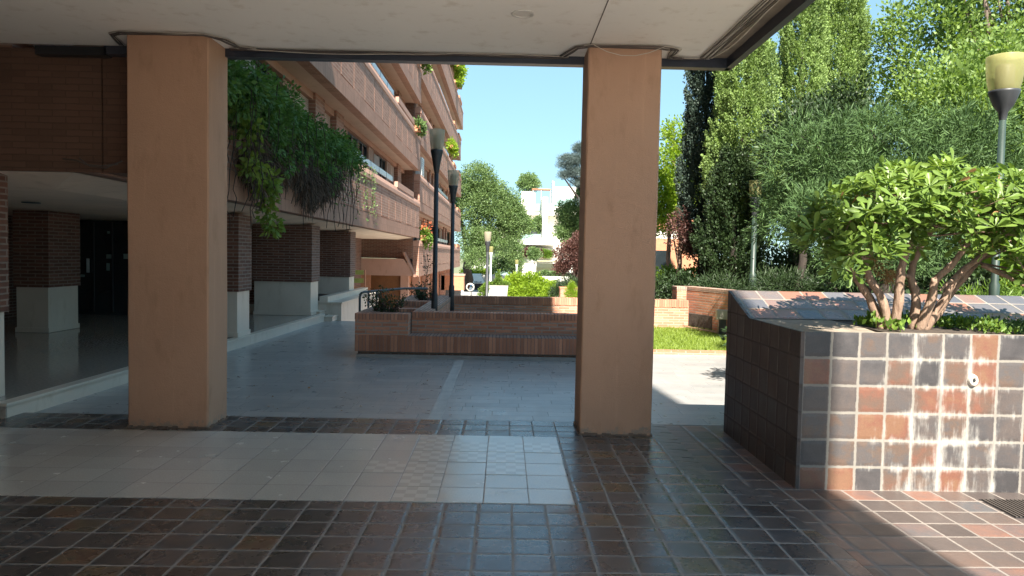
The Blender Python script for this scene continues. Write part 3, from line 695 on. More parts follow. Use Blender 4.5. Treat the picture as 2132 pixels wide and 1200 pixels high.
for k in range(4):
    mb = MB(); z = 1.02 - .27 * k; mb.box(-5.6, -4.62, 23.5, 23.54, z - .145, z)
    mb.build('slat', plain('slat_paint%d' % k, (.42, .46, .12) if k < 2 else (.55, .28, .16), rough=.6), sl)
mb = MB(); mb.box(-4.60, -4.56, 23.49, 23.56, -.3, 1.03); mb.build('post', M['orange_wall'], sl)

# second volume
apt2 = thing('apartment_block', 'far half-level-lower wing of the brick apartment block, behind the tall lamp posts', 'building', (-5, 46, 0))
for k in range(7):
    zb = .60 + k * SH
    storey(apt2, 31.9, 61.2 - (1.2 if k in (3, 5) else 0) + (1.0 if k == 4 else 0), zb, k < 3, 20 + k, rail=((41, 49) if k < 4 else None), xo=-.02)
    for (a, c) in ((52, 54.5), (57, 60)):
        mb = MB(); mb.box(FX - .31, FX + .01, a, c, zb + 1.601, zb + 1.80); mb.build('flower_box', M['orange_wall'], apt2)
mb = MB(); mb.box(-12, FX - .29, 31.76, 31.899, 1.37, 21); mb.build('end_wall', M['fac_brick_dark'], apt2)
mb = MB(); mb.extrude([(-9, .62), (-3.92, .62), (-4.4, 1.36), (-9, 1.36)], 'Y', 31.2, 31.75); mb.build('sloping_beam', M['fac_smooth'], apt2)
mb = MB(); mb.add([(-3.90, 31.18, .58), (-3.98, 31.18, .58), (-4.46, 31.18, 1.66), (-4.38, 31.18, 1.66), (-3.90, 31.9, .58), (-3.98, 31.9, .58), (-4.46, 31.9, 1.66), (-4.38, 31.9, 1.66)],
                  [(0, 1, 2, 3), (4, 7, 6, 5), (0, 3, 7, 4), (1, 5, 6, 2), (3, 2, 6, 7), (0, 4, 5, 1)]); mb.build('beam_edge', M['fac_sold'], apt2)
mb = MB(); mb.box(-9, -6.0, 32.0, 32.2, -1.75, .6); mb.box(-5.0, -4.75, 33, 60, -1.75, .6); mb.build('ground_wall', M['orange_wall'], apt2)
mb = MB(); mb.box(-7.2, -4.72, 32.6, 32.8, -1.75, .6); mb.build('ground_door', M['brown_door'], apt2)
for y in (32.4, 36.5, 41, 46, 52, 58):
    mb = MB(); mb.box(-4.70, -4.35, y, y + .35, -1.75, .6); mb.build('ground_post', M['fac_smooth'], apt2)
o = thing('air_conditioner', 'pale air conditioning unit on the far wing balcony above the brick pier', 'air conditioner', (-4.1, 33.3, 4.9))
MB().box(-4.2, -3.9, 33.2, 34.1, 5.21, 6.05).build('casing', M['alu'], o, bevel=.02)
mb = MB()
for k in range(9): mb.box(-3.899, -3.89, 33.25, 33.9, 5.28 + k * .08, 5.31 + k * .08)
mb.build('grille', M['grey_metal'], o)

# ================================================================== GREENERY ON THE FACADE
iv = thing('hanging_vine', 'dark green vine mass hanging over the near parapet behind the left pillar', 'vine', (-3.6, 12, 4.0), 'plants on the facade')
lob = []
for y in np.arange(9.0, 17.2, .5):
    f = (y - 9.0) / 8.2
    dz = .62 - .35 * max(0, f - .5)
    lob.append((-3.62, y, 3.82 + .08 * math.sin(y * 1.3) - .10 * f, .36 - .16 * f, .45, .40 - .14 * f))
    if 9.8 < y < 16: lob.append((-3.62, y, 3.38 - .22 * math.sin(y * 2.3), .28 - .12 * f, .38, .34))
lobB = [(-3.64, y, 3.0 + .18 * math.sin(2.2 * y), .18, .3, .42) for y in np.arange(10.3, 15.6, .45)]
P, D, ti = lobes_cloud(lob, 760, 32, .14, .3, -.5); leaves('foliage', M['l_ivy'], iv, P, D, .07, 'fold', tint=ti)
P, D, ti = lobes_cloud(lobB, 420, 24, .13, .2, -.9, 1.8); leaves('dry_stems', M['l_twig'], iv, P, D + np.array([0, 0, -.7]), .12, 'needle', tint=ti)
mb = MB()
for k in range(60):
    y = rng.uniform(9.3, 17); z = rng.uniform(3.2, 4.0); x = -3.55 + rng.uniform(-.1, .3); pts = [(x, y, z)]
    for q in range(6): z -= rng.uniform(.08, .3); x += rng.uniform(-.06, .05); y += rng.uniform(-.12, .12); pts.append((max(x, -3.72), y, z))
    mb.tube(pts, .006, 4)
mb.build('stem', M['bark_dark'], iv)
iv = thing('trailing_ivy', 'pale green ivy strand trailing lowest, just right of the left pillar', 'ivy', (-3.6, 10.2, 3.3), 'plants on the facade')
lob = [(-3.58 + .06 * math.sin(k), 9.75 + .13 * k + .1 * math.sin(k * 2), 3.45 - .145 * k, .11, .13, .12) for k in range(11)] + [(-3.5, 9.95 , 2.75, .14, .2, .12), (-3.5, 10.7, 2.62, .12, .22, .14)]
P, D, ti = lobes_cloud(lob, 120, 7, .09, .2, -.4); leaves('foliage', M['l_ivyp'], iv, P, D, .10, 'fold', tint=ti)
mb = MB(); mb.tube([(-3.62, 9.7, 3.8), (-3.6, 10.2, 3.0), (-3.6, 10.9, 2.1)], .008, 5); mb.build('stem', M['bark_dark'], iv)
iv = thing('trailing_vine', 'sparse brown trailing stems with few leaves on the parapet panels, middle of the near block', 'vine', (-3.7, 17, 3.9), 'plants on the facade')
mb = MB(); tips = []
for k in range(30):
    y = rng.uniform(13.6, 20.5); z = 3.95; x = -3.74; pts = [(x, y, z)]
    for q in range(rng.randrange(4, 11)):
        z -= rng.uniform(.05, .22); x = min(-3.70, x + rng.uniform(-.01, .03)); y += rng.uniform(-.16, .16); pts.append((x, y, max(z, 1.7))); tips.append((x + .02, y, max(z, 1.7)))
    mb.tube(pts, .004, 4)
mb.build('stem', M['bark_dark'], iv)
tp_ = np.array(tips); P = np.repeat(tp_, 4, 0) + nr.normal(size=(len(tp_) * 4, 3)) * np.array([.02, .06, .05]); leaves('foliage', M['l_mid'], iv, P, sph(len(P)), .06, 'fold')
for (nm, lb, y, z, lm, s, X_) in [('balcony_plant', 'lush bright green shrub spilling from a high balcony near the far corner', 52.5, 15.3, 'l_bright', 1.3, -3.6),
                               ('balcony_plant', 'broad-leaved green plant on the balcony beside the second lamp head', 46.0, 8.6, 'l_bright', .7, -3.5),
                               ('balcony_flowers', 'pots of green plants with red-orange flowers on the lowest balcony of the far wing', 33.2, 2.5, 'l_hedge', .5, -3.7),
                               ('balcony_plant', 'small trailing plant on the middle balcony at the end of the near block', 29.8, 6.9, 'l_mid', .35, -3.65),
                               ('balcony_plant', 'orange-tinged trailing plant high on the end of the near block', 30.6, 9.9, 'l_hedge', .45, -3.62)]:
    o = thing(nm, lb, 'plant', (X_, y, z), 'plants on the facade')
    P, D, ti = lobes_cloud([(X_, y, z, .35 * s, .8 * s, .5 * s), (X_ + .1, y + .3, z - .6 * s, .25 * s, .6 * s, .6 * s)], int(60 * s) + 20, 16, .2 * s ** .5, .35)
    leaves('foliage', M[lm], o, P, D, .11 + .05 * s, 'fold', tint=ti)
    mb = MB(); mb.box(X_ - .18, X_ + .08, y - .5 * s, y + .5 * s, z - .28, z - .05); mb.build('pot', M['orange_wall'], o)
    if nm == 'balcony_flowers':
        P, D, ti = lobes_cloud([(X_ + .05, y - .1, z + .35, .25, .5, .25)], 12, 8, .1, .4); leaves('blossom', M['l_flower'], o, P, D, .10, 'fold', tint=ti)

# ================================================================== BRICK BENCH PLANTER IN THE MIDDLE
bp = thing('brick_bench_planter', 'long low brick planter with a built-in bench, in the middle of the grey plaza', 'planter', (0, 11.2, PZ))
X0, X1, XB, RX = -2.30, 1.95, -1.48, 1.95
YF = 11.06
mb = MB(); mb.box(X0, XB, YF, YF + .33, .325, .50); mb.box(X0, X0 + .33, YF + .33, 12.35, .325, .50); mb.box(X0, XB, YF, YF + .33, .50, .565)
mb = MB()
mb.box(X0, XB, YF, YF + .30, .326, .565); mb.box(X0, X0 + .30, YF + .30, 12.40, .02, .565)
mb.box(X0 + .30, XB + .0, 12.1, 12.40, .02, .565); mb.box(XB - .0, X1, 11.50, 11.80, .30, .565); mb.box(XB - .0, XB + .30, 11.80, 16.2, -.03, .565)
body = mb.build('wall', M['brick'], bp)
mb = MB(); mb.box(X0 - .004, XB + .004, YF - .004, YF + .30, .5655, .66); mb.box(X0 - .004, X0 + .30, YF + .30, 12.404, .5655, .66, 1); mb.box(X0 + .30, XB, 12.096, 12.404, .5655, .66)
mb.box(XB + .0041, X1 + .004, 11.496, 11.80, .5655, .65); mb.box(XB - .0, XB + .304, 11.80, 16.2, .5655, .66, 1)
# individual soldier bricks give the uneven rim
x = XB + .01
while x < X1 - .05:
    j = rng.uniform(-.003, .004); mb.box(x + .004, x + .0505, 11.484 + j, 11.79, .568, .6635 + rng.uniform(-.002, .004)); x += .0545
mb.build('rim', [M['rim_x'], M['brick_top']], bp)
mb = MB()
mb.box(X0 + .04, X1, YF + .05, 11.80, PZ + .055, .07); mb.box(X0 + .04, X0 + .34, 11.8, 12.36, PZ + .055, .02); mb.build('plinth', brick_mat('plinth_brick', (.17, .10, .075), (.24, .15, .11), (.26, .21, .17), bw=.12, bh=.06, mo=.012), bp)
mb = MB(); mb.box(X0 + .02, X1 + .01, YF + .03, 11.85, PZ, PZ + .0549); mb.box(X0 + .02, X0 + .34, 11.85, 12.38, PZ, PZ + .0549); mb.build('concrete_base', M['concrete'], bp)
mb = MB(); x = X0
x = math.ceil(X0 / .0545) * .0545 
mb.box(X0, x, YF, YF + .3, .072, .325)
while x < X1 - .02:
    j = rng.uniform(-.004, .004); top = .3255 if x < XB - .03 else .318 + rng.uniform(-.004, .005)
    mb.box(x, x + .0545, YF + j, YF + .30, .072, top); x += .0545
mb.box(X0 + .01, X1 - .01, YF + .006, YF + .295, .075, .315)
mb.box(X0 + .0, X0 + .30, YF + .301, 12.4, .021, .0711)
mb.build('soldier_course', brick_mat('soldier_single', (.46, .20, .12), (.68, .32, .19), (.30, .21, .17), bw=.0545, bh=2.0, mo=.0045, offset=0, bump=.5), bp)
mb = MB(); mb.box(XB + .004, X1, YF + .012, 11.50, .300, .3265); mb.build('seat', brick_mat('seat_brick', (.30, .20, .16), (.38, .27, .21), (.16, .13, .11), bw=.0545, bh=.5, mo=.008, offset=0), bp)
mb = MB(); mb.box(X0 + .30, XB - .0, YF + .30, 12.1, .1, .61); mb.box(XB + .30, 1.6, 11.80, 16.3, -.03, .02); mb.build('soil', M['soil'], bp)
# second small box behind
b2 = thing('brick_planter_box', 'smaller brick planter box behind the bench planter, a bush in it', 'planter', (-1.8, 15, PZ))
mb = MB(); mb.box(-2.1, XB - .002, 14.1, 14.4, -.03, .565); mb.box(-2.1, -1.8, 14.4, 16.2, -.03, .565); mb.build('wall', M['brick'], b2)
mb = MB(); mb.box(-2.104, XB - .002, 14.096, 14.4, .5655, .66); mb.box(-2.104, -1.8, 14.4, 16.2, .5655, .66, 1); mb.build('rim', [M['rim_x'], M['brick_top']], b2)
mb = MB(); mb.box(-1.8, XB - .002, 14.4, 16.2, 0, .6); mb.build('soil', M['soil'], b2)
# second long wall
w2 = thing('brick_wall', 'long low brick wall behind the bench planter, sunlit at its right end', 'wall', (1, 16.4, PZ), 'low brick garden walls')
mb = MB(); mb.box(XB, 4.2, 16.2, 16.5, PZ, .565); mb.build('wall', M['brick'], w2)
mb = MB(); mb.box(XB - .004, 4.2, 16.196, 16.504, .5655, .657)
x = XB
while x < 4.16:
    j = rng.uniform(-.004, .004); mb.box(x + .004, x + .0505, 16.188 + j, 16.49, .50, .660 + rng.uniform(-.003, .003)); x += .0545
mb.build('rim', M['rim_x'], w2)
w3 = thing('brick_wall', 'taller brick retaining wall between the lawn and the dark trees, with the cable box', 'wall', (4.3, 16.5, .0), 'low brick garden walls')
a = Vector((4.22, 17.0)); c_ = Vector((5.15, 13.9)); dd = (c_ - a).normalized(); nn = Vector((-dd.y, dd.x))
def obl(mb, a, c, th, z0, z1, m=0):
    d = (c - a).normalized(); n_ = Vector((-d.y, d.x)) * th
    mb.prism([tuple(a), tuple(c), tuple(c + n_), tuple(a + n_)], z0, z1, m)
mb = MB(); obl(mb, a, c_, .3, -.03, .87); mb.box(4.0, 4.22, 16.51, 17.0, -.03, .87)
obl(mb, c_, Vector((9.5, 12.4)), .3, -.03, .87); w3b = mb.build('wall', M['brick'], w3)
mb = MB(); a2 = a - nn * .006 - dd * .006; obl(mb, a2, c_, .31, .8705, .955); mb.box(3.995, 4.225, 16.505, 17.0, .8705, .955); obl(mb, c_, Vector((9.5, 12.4)), .31, .8705, .955); mb.build('rim', M['brick_top'], w3)
mb = MB(); obl(mb, a - nn * .28 - dd * .1, c_ - nn * .28, .12, .0, .06); tag(mb.build('bed_edging', M['brick']), 'thin brick edging strip at the foot of the taller wall', 'edging')
# planting beds
mb = MB(); mb.prism([(4.24, 16.5), (5.4, 14.0), (9.5, 12.7), (40, 12.7), (40, 60), (7.6, 60), (2.3, 17.2), (2.2, 16.51)], -.5, .35); mb.prism([(5.6, 6.95), (40, 6.95), (40, 12.4), (9.5, 12.35), (5.6, 13.2)], PZ, .5); struct(mb.build('planting_bed', M['soil']))
# utility box
ub = thing('utility_box', 'small grey electrical box on a short dark post against the brick wall', 'utility box', (4.62, 14.9, .02))
mb = MB(); mb.box(4.42, 4.68, 14.75, 14.87, .36, .56); mb.build('box', plain('box_plastic', (.42, .38, .33), rough=.5), ub, bevel=.012)
mb = MB(); mb.box(4.47, 4.63, 14.77, 14.86, .02, .36); mb.build('post', M['dark_metal'], ub)
mb = MB(); mb.tube([(4.66, 14.80, .45), (4.76, 14.80, .36), (4.78, 14.8, .2), (4.70, 14.78, .06), (4.60, 14.7, .04)], .018, 8); mb.build('cable', M['dark_metal'], ub)

# handrail going down the stairs at the left of the planter
hr = thing('handrail', 'grey tubular metal handrail beside the left corner of the brick planter', 'railing', (-2.5, 13, PZ), None)
mb = MB(); mb.tube([(-2.62, 13.0, PZ), (-2.62, 13.0, .80), (-2.60, 13.01, .86), (-2.55, 13.03, .885), (-2.35, 13.2, .90), (-1.95, 14.0, .915), (-1.5, 14.02, .92)], .022, 10); mb.build('rail', M['grey_metal'], hr)
mb = MB(); mb.tube([(-2.48, 13.08, PZ), (-2.48, 13.08, .885)], .018, 8); mb.build('post', M['grey_metal'], hr)
mb = MB(); mb.tube([(-2.35, 13.2, PZ), (-2.35, 13.2, .895)], .020, 8); mb.build('post', M['grey_metal'], hr)

for (lb, x, y, z, s) in [('rose bush with reddish shoots in the front corner of the brick bench planter', -1.93, 11.65, .60, 1.0), ('leafy rose bush in the brick planter box behind, beside the tall lamp post', -1.66, 15.2, .58, 1.15)]:
    o = thing('rose_bush', lb, 'bush', (x, y, z), 'rose bushes in the brick planters')
    mb = MB(); tips = []
    for k in range(22):
        a_ = rng.uniform(0, 6.28); pts = [(x + .1 * math.cos(a_), y + .1 * math.sin(a_), z)]; sp = rng.uniform(.05, .26); h = rng.uniform(.12, .40) * s
        for q in range(1, 5):
            f = q / 4; pts.append((x + math.cos(a_) * (.1 + sp * f), y + math.sin(a_) * (.1 + sp * f), z + h * f ** .8)); tips.append(pts[-1])
        mb.tube(pts, .005, 4)
    mb.build('stem', M['bark'], o)
    T = np.array(tips); P = np.repeat(T, 9, 0) + nr.normal(size=(len(T) * 9, 3)) * .035; up = (P[:, 2] - z) / .4
    leaves('foliage', M['l_dark'], o, P, sph(len(P)) + np.array([0, 0, .3]), .042, 'fold', tint=nr.uniform(.2, 1, len(P)))
    T2 = T[nr.choice(len(T), 26)]; P = np.repeat(T2, 6, 0) + nr.normal(size=(26 * 6, 3)) * .03; leaves('new_growth', M['l_purple'], o, P, sph(len(P)), .04, 'fold')
o = thing('climbing_rose', 'thin leggy rose shoot rising in front of the far balcony wall', 'bush', (-1.7, 15.6, .6), 'rose bushes in the brick planters')
mb = MB(); pts = [(-1.7, 15.6, .6), (-1.72, 15.6, 1.0), (-1.66, 15.6, 1.35), (-1.70, 15.6, 1.62)]; mb.tube(pts, .006, 4); mb.build('stem', M['bark'], o)
T = np.array([(-1.7 + .03 * math.sin(k), 15.6, .8 + .04 * k) for k in range(21)]); P = np.repeat(T, 4, 0) + nr.normal(size=(84, 3)) * .05; leaves('foliage', M['l_dark'], o, P, sph(84), .05, 'fold')

# ================================================================== LAMP POSTS
def lamp(label, x, y, zt, d, zb, metal='dark_metal', pr=.042, hs=None, hc=None, sh='shade', group='street lamps with funnel heads', lit=False):
    s = d / .30
    o = thing('street_lamp', label, 'street lamp', (x, y, zb), group)
    hs = hs or 1.3 * d; hc = hc or 1.42 * d
    mb = MB(); mb.tube([(x, y, zb), (x, y, zb + (zt - zb) * .0 + .9), (x, y, zb + .93), (x, y, zt - hs - hc)], [pr * 1.35, pr * 1.35, pr, pr * .88], 14); mb.build('pole', M[metal], o)
    mb = MB(); mb.lathe((x, y, zt - hs - hc), [(pr * .9, -.02), (pr * 1.2, .05 * s), (d * .26, hc * .45), (d * .40, hc * .92), (d * .41, hc), (d * .30, hc)], 24); mb.build('funnel', M['dark_metal' if metal == 'green_metal' else metal], o)
    prof = [(d * .38, 0), (d * .44, hs * .25), (d * .48, hs * .6), (d * .50, hs * .97), (d * .49, hs), (0.001, hs * 1.02)]
    mb = MB(); mb.lathe((x, y, zt - hs), prof, 28); mb.build('lamp_shade', M[sh], o)
    mb = MB(); mb.lathe((x, y, zt - hs), [(.001, .02), (d * .22, .02), (d * .25, hs * .2), (d * .25, hs * .70), (d * .2, hs * .75), (.001, hs * .76)], 16); mb.build('bulb_housing', M['lamp_core'], o)
    return o
lamp('tall dark lamp post with frosted head, nearest behind the brick bench', -1.20, 12.35, 3.72, .265, 0, pr=.042)
lamp('second dark lamp post, slightly right and behind the tallest one', -1.16, 15.75, 3.43, .255, 0, pr=.045)
lamp('dark lamp post with grey head further back, over the middle of the low wall', -.80, 32.8, 2.66, .33, -1.75, pr=.07)
lamp('pale lamp post with yellowish head just right of the third dark one', -.90, 46, 2.15, .30, -1.8, metal='alu', pr=.06, sh='shade_yellow')
lamp('large lamp head on a green pole above the right side of the tiled planter', 5.0, 7.25, 3.70, .345, .5, metal='green_metal', pr=.036, hs=.345, hc=.27, sh='shade_yellow')
lamp('small dark lamp post with pale head in front of the orange building', 5.85, 24, 3.30, .33, .35, pr=.05, sh='shade_yellow')
lamp('green lamp pole half hidden in the dark trees behind the tiled planter', 6.26, 18, 3.6, .33, .35, metal='green_metal', pr=.07, sh='shade_yellow')
lamp('little yellow-headed lamp on a pale pole in front of the bright hedge', 1.0, 60, 1.25, .30, -1.9, metal='alu', pr=.06, sh='shade_yellow')
lamp('yellow-headed lamp low beside the round mirror, near the brick box', -3.75, 64, -.55, .40, -2.2, metal='alu', pr=.07, sh='shade_yellow')

# ================================================================== TILED PLANTER (foreground right)
tpz = 1.11
tp = thing('tiled_planter', 'big planter clad in square glazed tiles, white lime stains around a small spout', 'planter', (3.8, 5.8, 0))
XE = 7.2
mb = MB(); mb.box(2.105, XE, 4.96, 4.985, -.02, tpz); mb.build('front_face', M['planter_front'], tp)
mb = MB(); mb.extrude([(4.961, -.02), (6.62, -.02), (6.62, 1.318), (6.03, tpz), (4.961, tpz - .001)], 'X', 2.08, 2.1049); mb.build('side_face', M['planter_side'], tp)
mb = MB(); mb.box(2.105, XE, 4.985, 5.06, 0, tpz - .004); mb.box(2.105, 2.16, 5.06, 6.62, .6, tpz - .004)
mb.build('rim', plain('rim_mortar', (.30, .25, .20), rough=.9, var=.3, scale=25, bump=.6, bscale=50), tp)
mb = MB(); mb.add([(2.105, 6.03, tpz), (4.95, 6.03, tpz), (4.72, 6.62, 1.318), (2.105, 6.62, 1.318)], [(0, 1, 2, 3)])
mb.add([(4.95, 6.03, tpz), (6.4, 5.3, tpz), (6.6, 5.85, 1.31), (4.72, 6.62, 1.318)], [(0, 1, 2, 3)])
mb.build('sloping_top', M['planter_top'], tp)
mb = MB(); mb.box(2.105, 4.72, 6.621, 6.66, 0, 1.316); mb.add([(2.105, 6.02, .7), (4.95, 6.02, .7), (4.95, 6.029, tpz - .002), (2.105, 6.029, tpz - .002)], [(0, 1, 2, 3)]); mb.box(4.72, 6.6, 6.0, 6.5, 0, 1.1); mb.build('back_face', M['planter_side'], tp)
mb = MB(); mb.box(2.78, XE, 5.06, 6.028, .5, tpz - .012); mb.build('soil', M['soil'], tp)
mb = MB(); mb.prism([(2.161, 5.061), (2.66, 5.061), (2.74, 5.4), (2.779, 6.027), (2.161, 6.027)], .9, tpz - .006); mb.build('mortar_bed', plain('mortar_bed', (.27, .22, .17), rough=.9, var=.25, scale=12, bump=.5, bscale=40), tp)
mb = MB(); mb.lathe((0, 0, 0), [(.001, .0), (.014, .0), (.015, -.02), (.026, -.022), (.032, -.012), (.036, .006)], 16)
mb.v = [(3.298 + x, 4.955 + z, .79 + y * 1.25) for x, y, z in mb.v]
mb.build('spout', plain('spout_mortar', (.55, .52, .46), rough=.9), tp)
mb = MB(); mb.lathe((0, 0, 0), [(.001, 0), (.011, 0)], 12); mb.v = [(3.298 + x, 4.937 + z, .79 + y * 1.2) for x, y, z in mb.v]; mb.build('spout_hole', M['black'], tp)
# drain grate
gr = thing('drain_grate', 'dark slotted drain grate in the sunny floor at the planter foot', 'grate', (3.6, 4.62, 0))
mb = MB(); mb.box(3.28, 4.6, 4.45, 4.80, -.0055, -.003); mb.build('gutter', M['black'], gr)
mb = MB()
for k in range(48): mb.box(3.29 + k * .028, 3.303 + k * .028, 4.46, 4.79, -.0029, .003)
mb.build('grate_bars', plain('grate_iron', (.10, .085, .075), rough=.6, metal=.4), gr)

# ---- pittosporum
pt = thing('pittosporum_tree', 'multi-stemmed small tree with glossy rosette leaves growing in the tiled planter', 'tree', (2.95, 5.35, tpz - .03))
BX, BY = 2.93, 5.38
limbs = [
 [(2.93, 5.38, 1.08), (2.87, 5.38, 1.30), (2.76, 5.40, 1.50), (2.74, 5.42, 1.62), (2.72, 5.45, 1.80), (2.60, 5.5, 2.0)],
 [(2.95, 5.35, 1.08), (2.955, 5.32, 1.40), (2.96, 5.3, 1.60), (3.02, 5.3, 1.80), (3.03, 5.32, 1.95), (3.10, 5.35, 2.12)],
 [(2.90, 5.42, 1.08), (2.80, 5.45, 1.33), (2.66, 5.5, 1.55), (2.55, 5.52, 1.72), (2.42, 5.5, 1.9)],
 [(3.14, 5.45, 1.08), (3.16, 5.45, 1.35), (3.13, 5.48, 1.5), (3.20, 5.5, 1.72), (3.35, 5.5, 1.95), (3.4, 5.5, 2.15)],
 [(3.16, 5.40, 1.08), (3.22, 5.36, 1.32), (3.24, 5.34, 1.48), (3.36, 5.32, 1.62), (3.5, 5.30, 1.85), (3.6, 5.3, 2.05)],
 [(3.20, 5.42, 1.08), (3.33, 5.40, 1.30), (3.40, 5.38, 1.48), (3.52, 5.38, 1.60), (3.72, 5.4, 1.75), (3.95, 5.45, 1.92)],
 [(3.22, 5.45, 1.08), (3.38, 5.5, 1.25), (3.50, 5.52, 1.42), (3.62, 5.5, 1.58), (3.70, 5.6, 1.62), (3.85, 5.7, 1.85)],
 [(3.62, 5.40, 1.60), (3.74, 5.3, 1.52), (3.92, 5.2, 1.42), (4.0, 5.1, 1.5)],
 [(2.74, 5.42, 1.62), (2.62, 5.35, 1.66), (2.48, 5.3, 1.76), (2.35, 5.3, 1.8)],
 [(3.03, 5.3, 1.80), (2.98, 5.25, 2.0), (2.95, 5.2, 2.15)],
 [(3.40, 5.38, 1.48), (3.30, 5.3, 1.46), (3.24, 5.28, 1.40)]]
mb = MB()
def smooth(pts, m=4):
    out = []
    P_ = [Vector(p) for p in pts]; P_ = [P_[0]] + P_ + [P_[-1]]
    for i in range(1, len(P_) - 2):
        for q in range(m):
            t_ = q / m; a, b_, c, d = P_[i - 1], P_[i], P_[i + 1], P_[i + 2]
            out.append(.5 * ((2 * b_) + (-a + c) * t_ + (2 * a - 5 * b_ + 4 * c - d) * t_ ** 2 + (-a + 3 * b_ - 3 * c + d) * t_ ** 3))
    out.append(P_[-2]); return out
for i, L in enumerate(limbs):
    S = smooth(L); r0 = .034 if i < 7 else .018; nS = len(S)
    S = [p + Vector((rng.uniform(-1, 1), rng.uniform(-1, 1), 0)) * .004 for p in S]
    mb.tube(S, [r0 * (1.12 - .8 * k / nS) * (1 + .07 * math.sin(k * 2.1 + i)) for k in range(nS)], 10)
    if i < 7:
        for q in range(2):
            p = S[int(nS * rng.uniform(.35, .8))]; mb.tube([p, p + Vector((rng.uniform(-.06, .06), -.03, rng.uniform(.0, .05)))], [.018, .012], 6)
# twigs up into the crown
pl = [(2.62, 5.35, 2.00, .42, .60, .26), (3.02, 5.45, 2.12, .48, .72, .28), (3.45, 5.5, 2.07, .52, .75, .28), (3.9, 5.5, 1.94, .52, .72, .30), (4.35, 5.35, 1.78, .5, .7, .34),
      (2.42, 5.3, 1.84, .30, .40, .20), (2.30, 5.3, 1.90, .24, .35, .15), (2.52, 5.05, 1.72, .24, .25, .16), (3.35, 5.3, 1.92, .5, .5, .22), (3.75, 5.25, 1.72, .34, .42, .22), (4.05, 5.0, 1.58, .26, .28, .26), (4.0, 5.1, 1.45, .2, .2, .15), (4.3, 4.9, 1.5, .3, .3, .22), (4.5, 5.1, 1.35, .3, .3, .2), (4.7, 5.2, 1.55, .4, .5, .35), (3.1, 5.7, 1.9, .6, .3, .2), (2.75, 5.6, 1.82, .4, .25, .16)]
for q in range(len(pl)):
    a_ = list(pl[q]); a_[1] = 5.18 + (a_[1] - 5.4) * .6; a_[4] *= .66; pl[q] = tuple(a_)
pl += [(4.35, 5.1, 1.95, .45, .4, .25), (4.8, 5.1, 1.85, .4, .4, .28), (4.6, 5.0, 1.5, .35, .3, .25), (4.9, 5.0, 1.55, .3, .3, .3)]
NR = 1000
L_ = np.array(pl); w = L_[:, 3] * L_[:, 4]; w /= w.sum(); li = nr.choice(len(L_), NR, p=w); d = sph(NR); d[:, 2] = np.abs(d[:, 2]) * np.where(nr.uniform(size=NR) < .86, 1, -1)
C = L_[li, :3] + d * L_[li, 3:] * nr.uniform(.70, 1.04, NR)[:, None]
C[:, 2] -= .07
zc = (C[:, 2] - 1.5) / .9
C[:, 2] -= np.clip((2.66 - C[:, 0]), 0, 1) * .06
axis = norm(d * np.array([.8, .8, .6]) + np.array([0, -.25, .85]) + nr.normal(size=(NR, 3)) * .25)
per = 9
A = np.repeat(axis, per, 0); Pq = np.repeat(C, per, 0); n = len(A)
tmp = norm(np.cross(A, sph(1)[0][None, :].repeat(n, 0))); tmp2 = np.cross(A, tmp); an = np.tile(np.arange(per) * 2 * np.pi / per * 1.31, NR) + np.repeat(nr.uniform(0, 6, NR), per)
radv = tmp * np.cos(an)[:, None] + tmp2 * np.sin(an)[:, None]
el = np.tile(np.linspace(.15, 1.0, per), NR)
D = norm(radv + A * (el * .75)[:, None] + nr.normal(size=(n, 3)) * .12)
ti = np.repeat(np.clip(zc * .5 + nr.uniform(0, .5, NR), 0, 1), per) * .7 + el * .3
leaves('foliage', M['l_pitto'], pt, Pq + D * .008, D, .098, 'obov', .42, np.clip(ti + nr.normal(size=n) * .12, 0, 1), nrm=A)
Pb, Db, tb = lobes_cloud(pl, 60, 3, .10, .3); leaves('yellowed_leaves', M['l_dry'], pt, Pb, Db, .07, 'obov', .4, tb)
for k in range(230):
    c = Vector(C[rng.randrange(NR)]); L = limbs[rng.randrange(7)]; b_ = Vector(L[-1 if rng.random() < .6 else -2])
    if (c - b_).length < .75: mb.tube([b_, b_.lerp(c, .5) + Vector((0, 0, -.03)), c], [.009, .006, .003], 4)
mb.build('trunk', M['bark_pale'], pt)
P, Dd, ti = lobes_cloud([(2.84, 5.5, 1.66, .09, .05, .17), (2.93, 5.45, 1.52, .06, .05, .08), (3.02, 5.45, 1.46, .05, .04, .06)], 70, 14, .035, .2, -.6); leaves('dead_leaves', M['l_dry'], pt, P, Dd, .035, 'needle', tint=ti)
# low plants in the planter
for (lb, x0, x1, z, nC, s, lm) in [('small fresh green weed clump at the foot of the tree stems', 2.78, 3.05, 1.13, 9, .05, 'l_hedge'), ('low clump of light green weeds right of the tree stems', 3.36, 3.72, 1.14, 28, .04, 'l_hedge'), ('mat of fine pale green groundcover at the right end of the tiled planter', 3.75, 6.2, 1.12, 260, .03, 'l_mid')]:
    o = thing('weed_clump', lb, 'plant', ((x0 + x1) / 2, 5.5, 1.08), 'weeds in the tiled planter')
    xs = nr.uniform(x0, x1, nC); C2 = np.stack([xs, nr.uniform(5.15, 5.95, nC), z + nr.uniform(-.03, .02, nC)], 1); P = np.repeat(C2, 26, 0) + nr.normal(size=(nC * 26, 3)) * np.array([.04, .04, .018])
    D = nr.normal(size=P.shape) * .6 + np.array([0, 0, 1]); leaves('foliage', M[lm], o, P, D, s, 'fold')

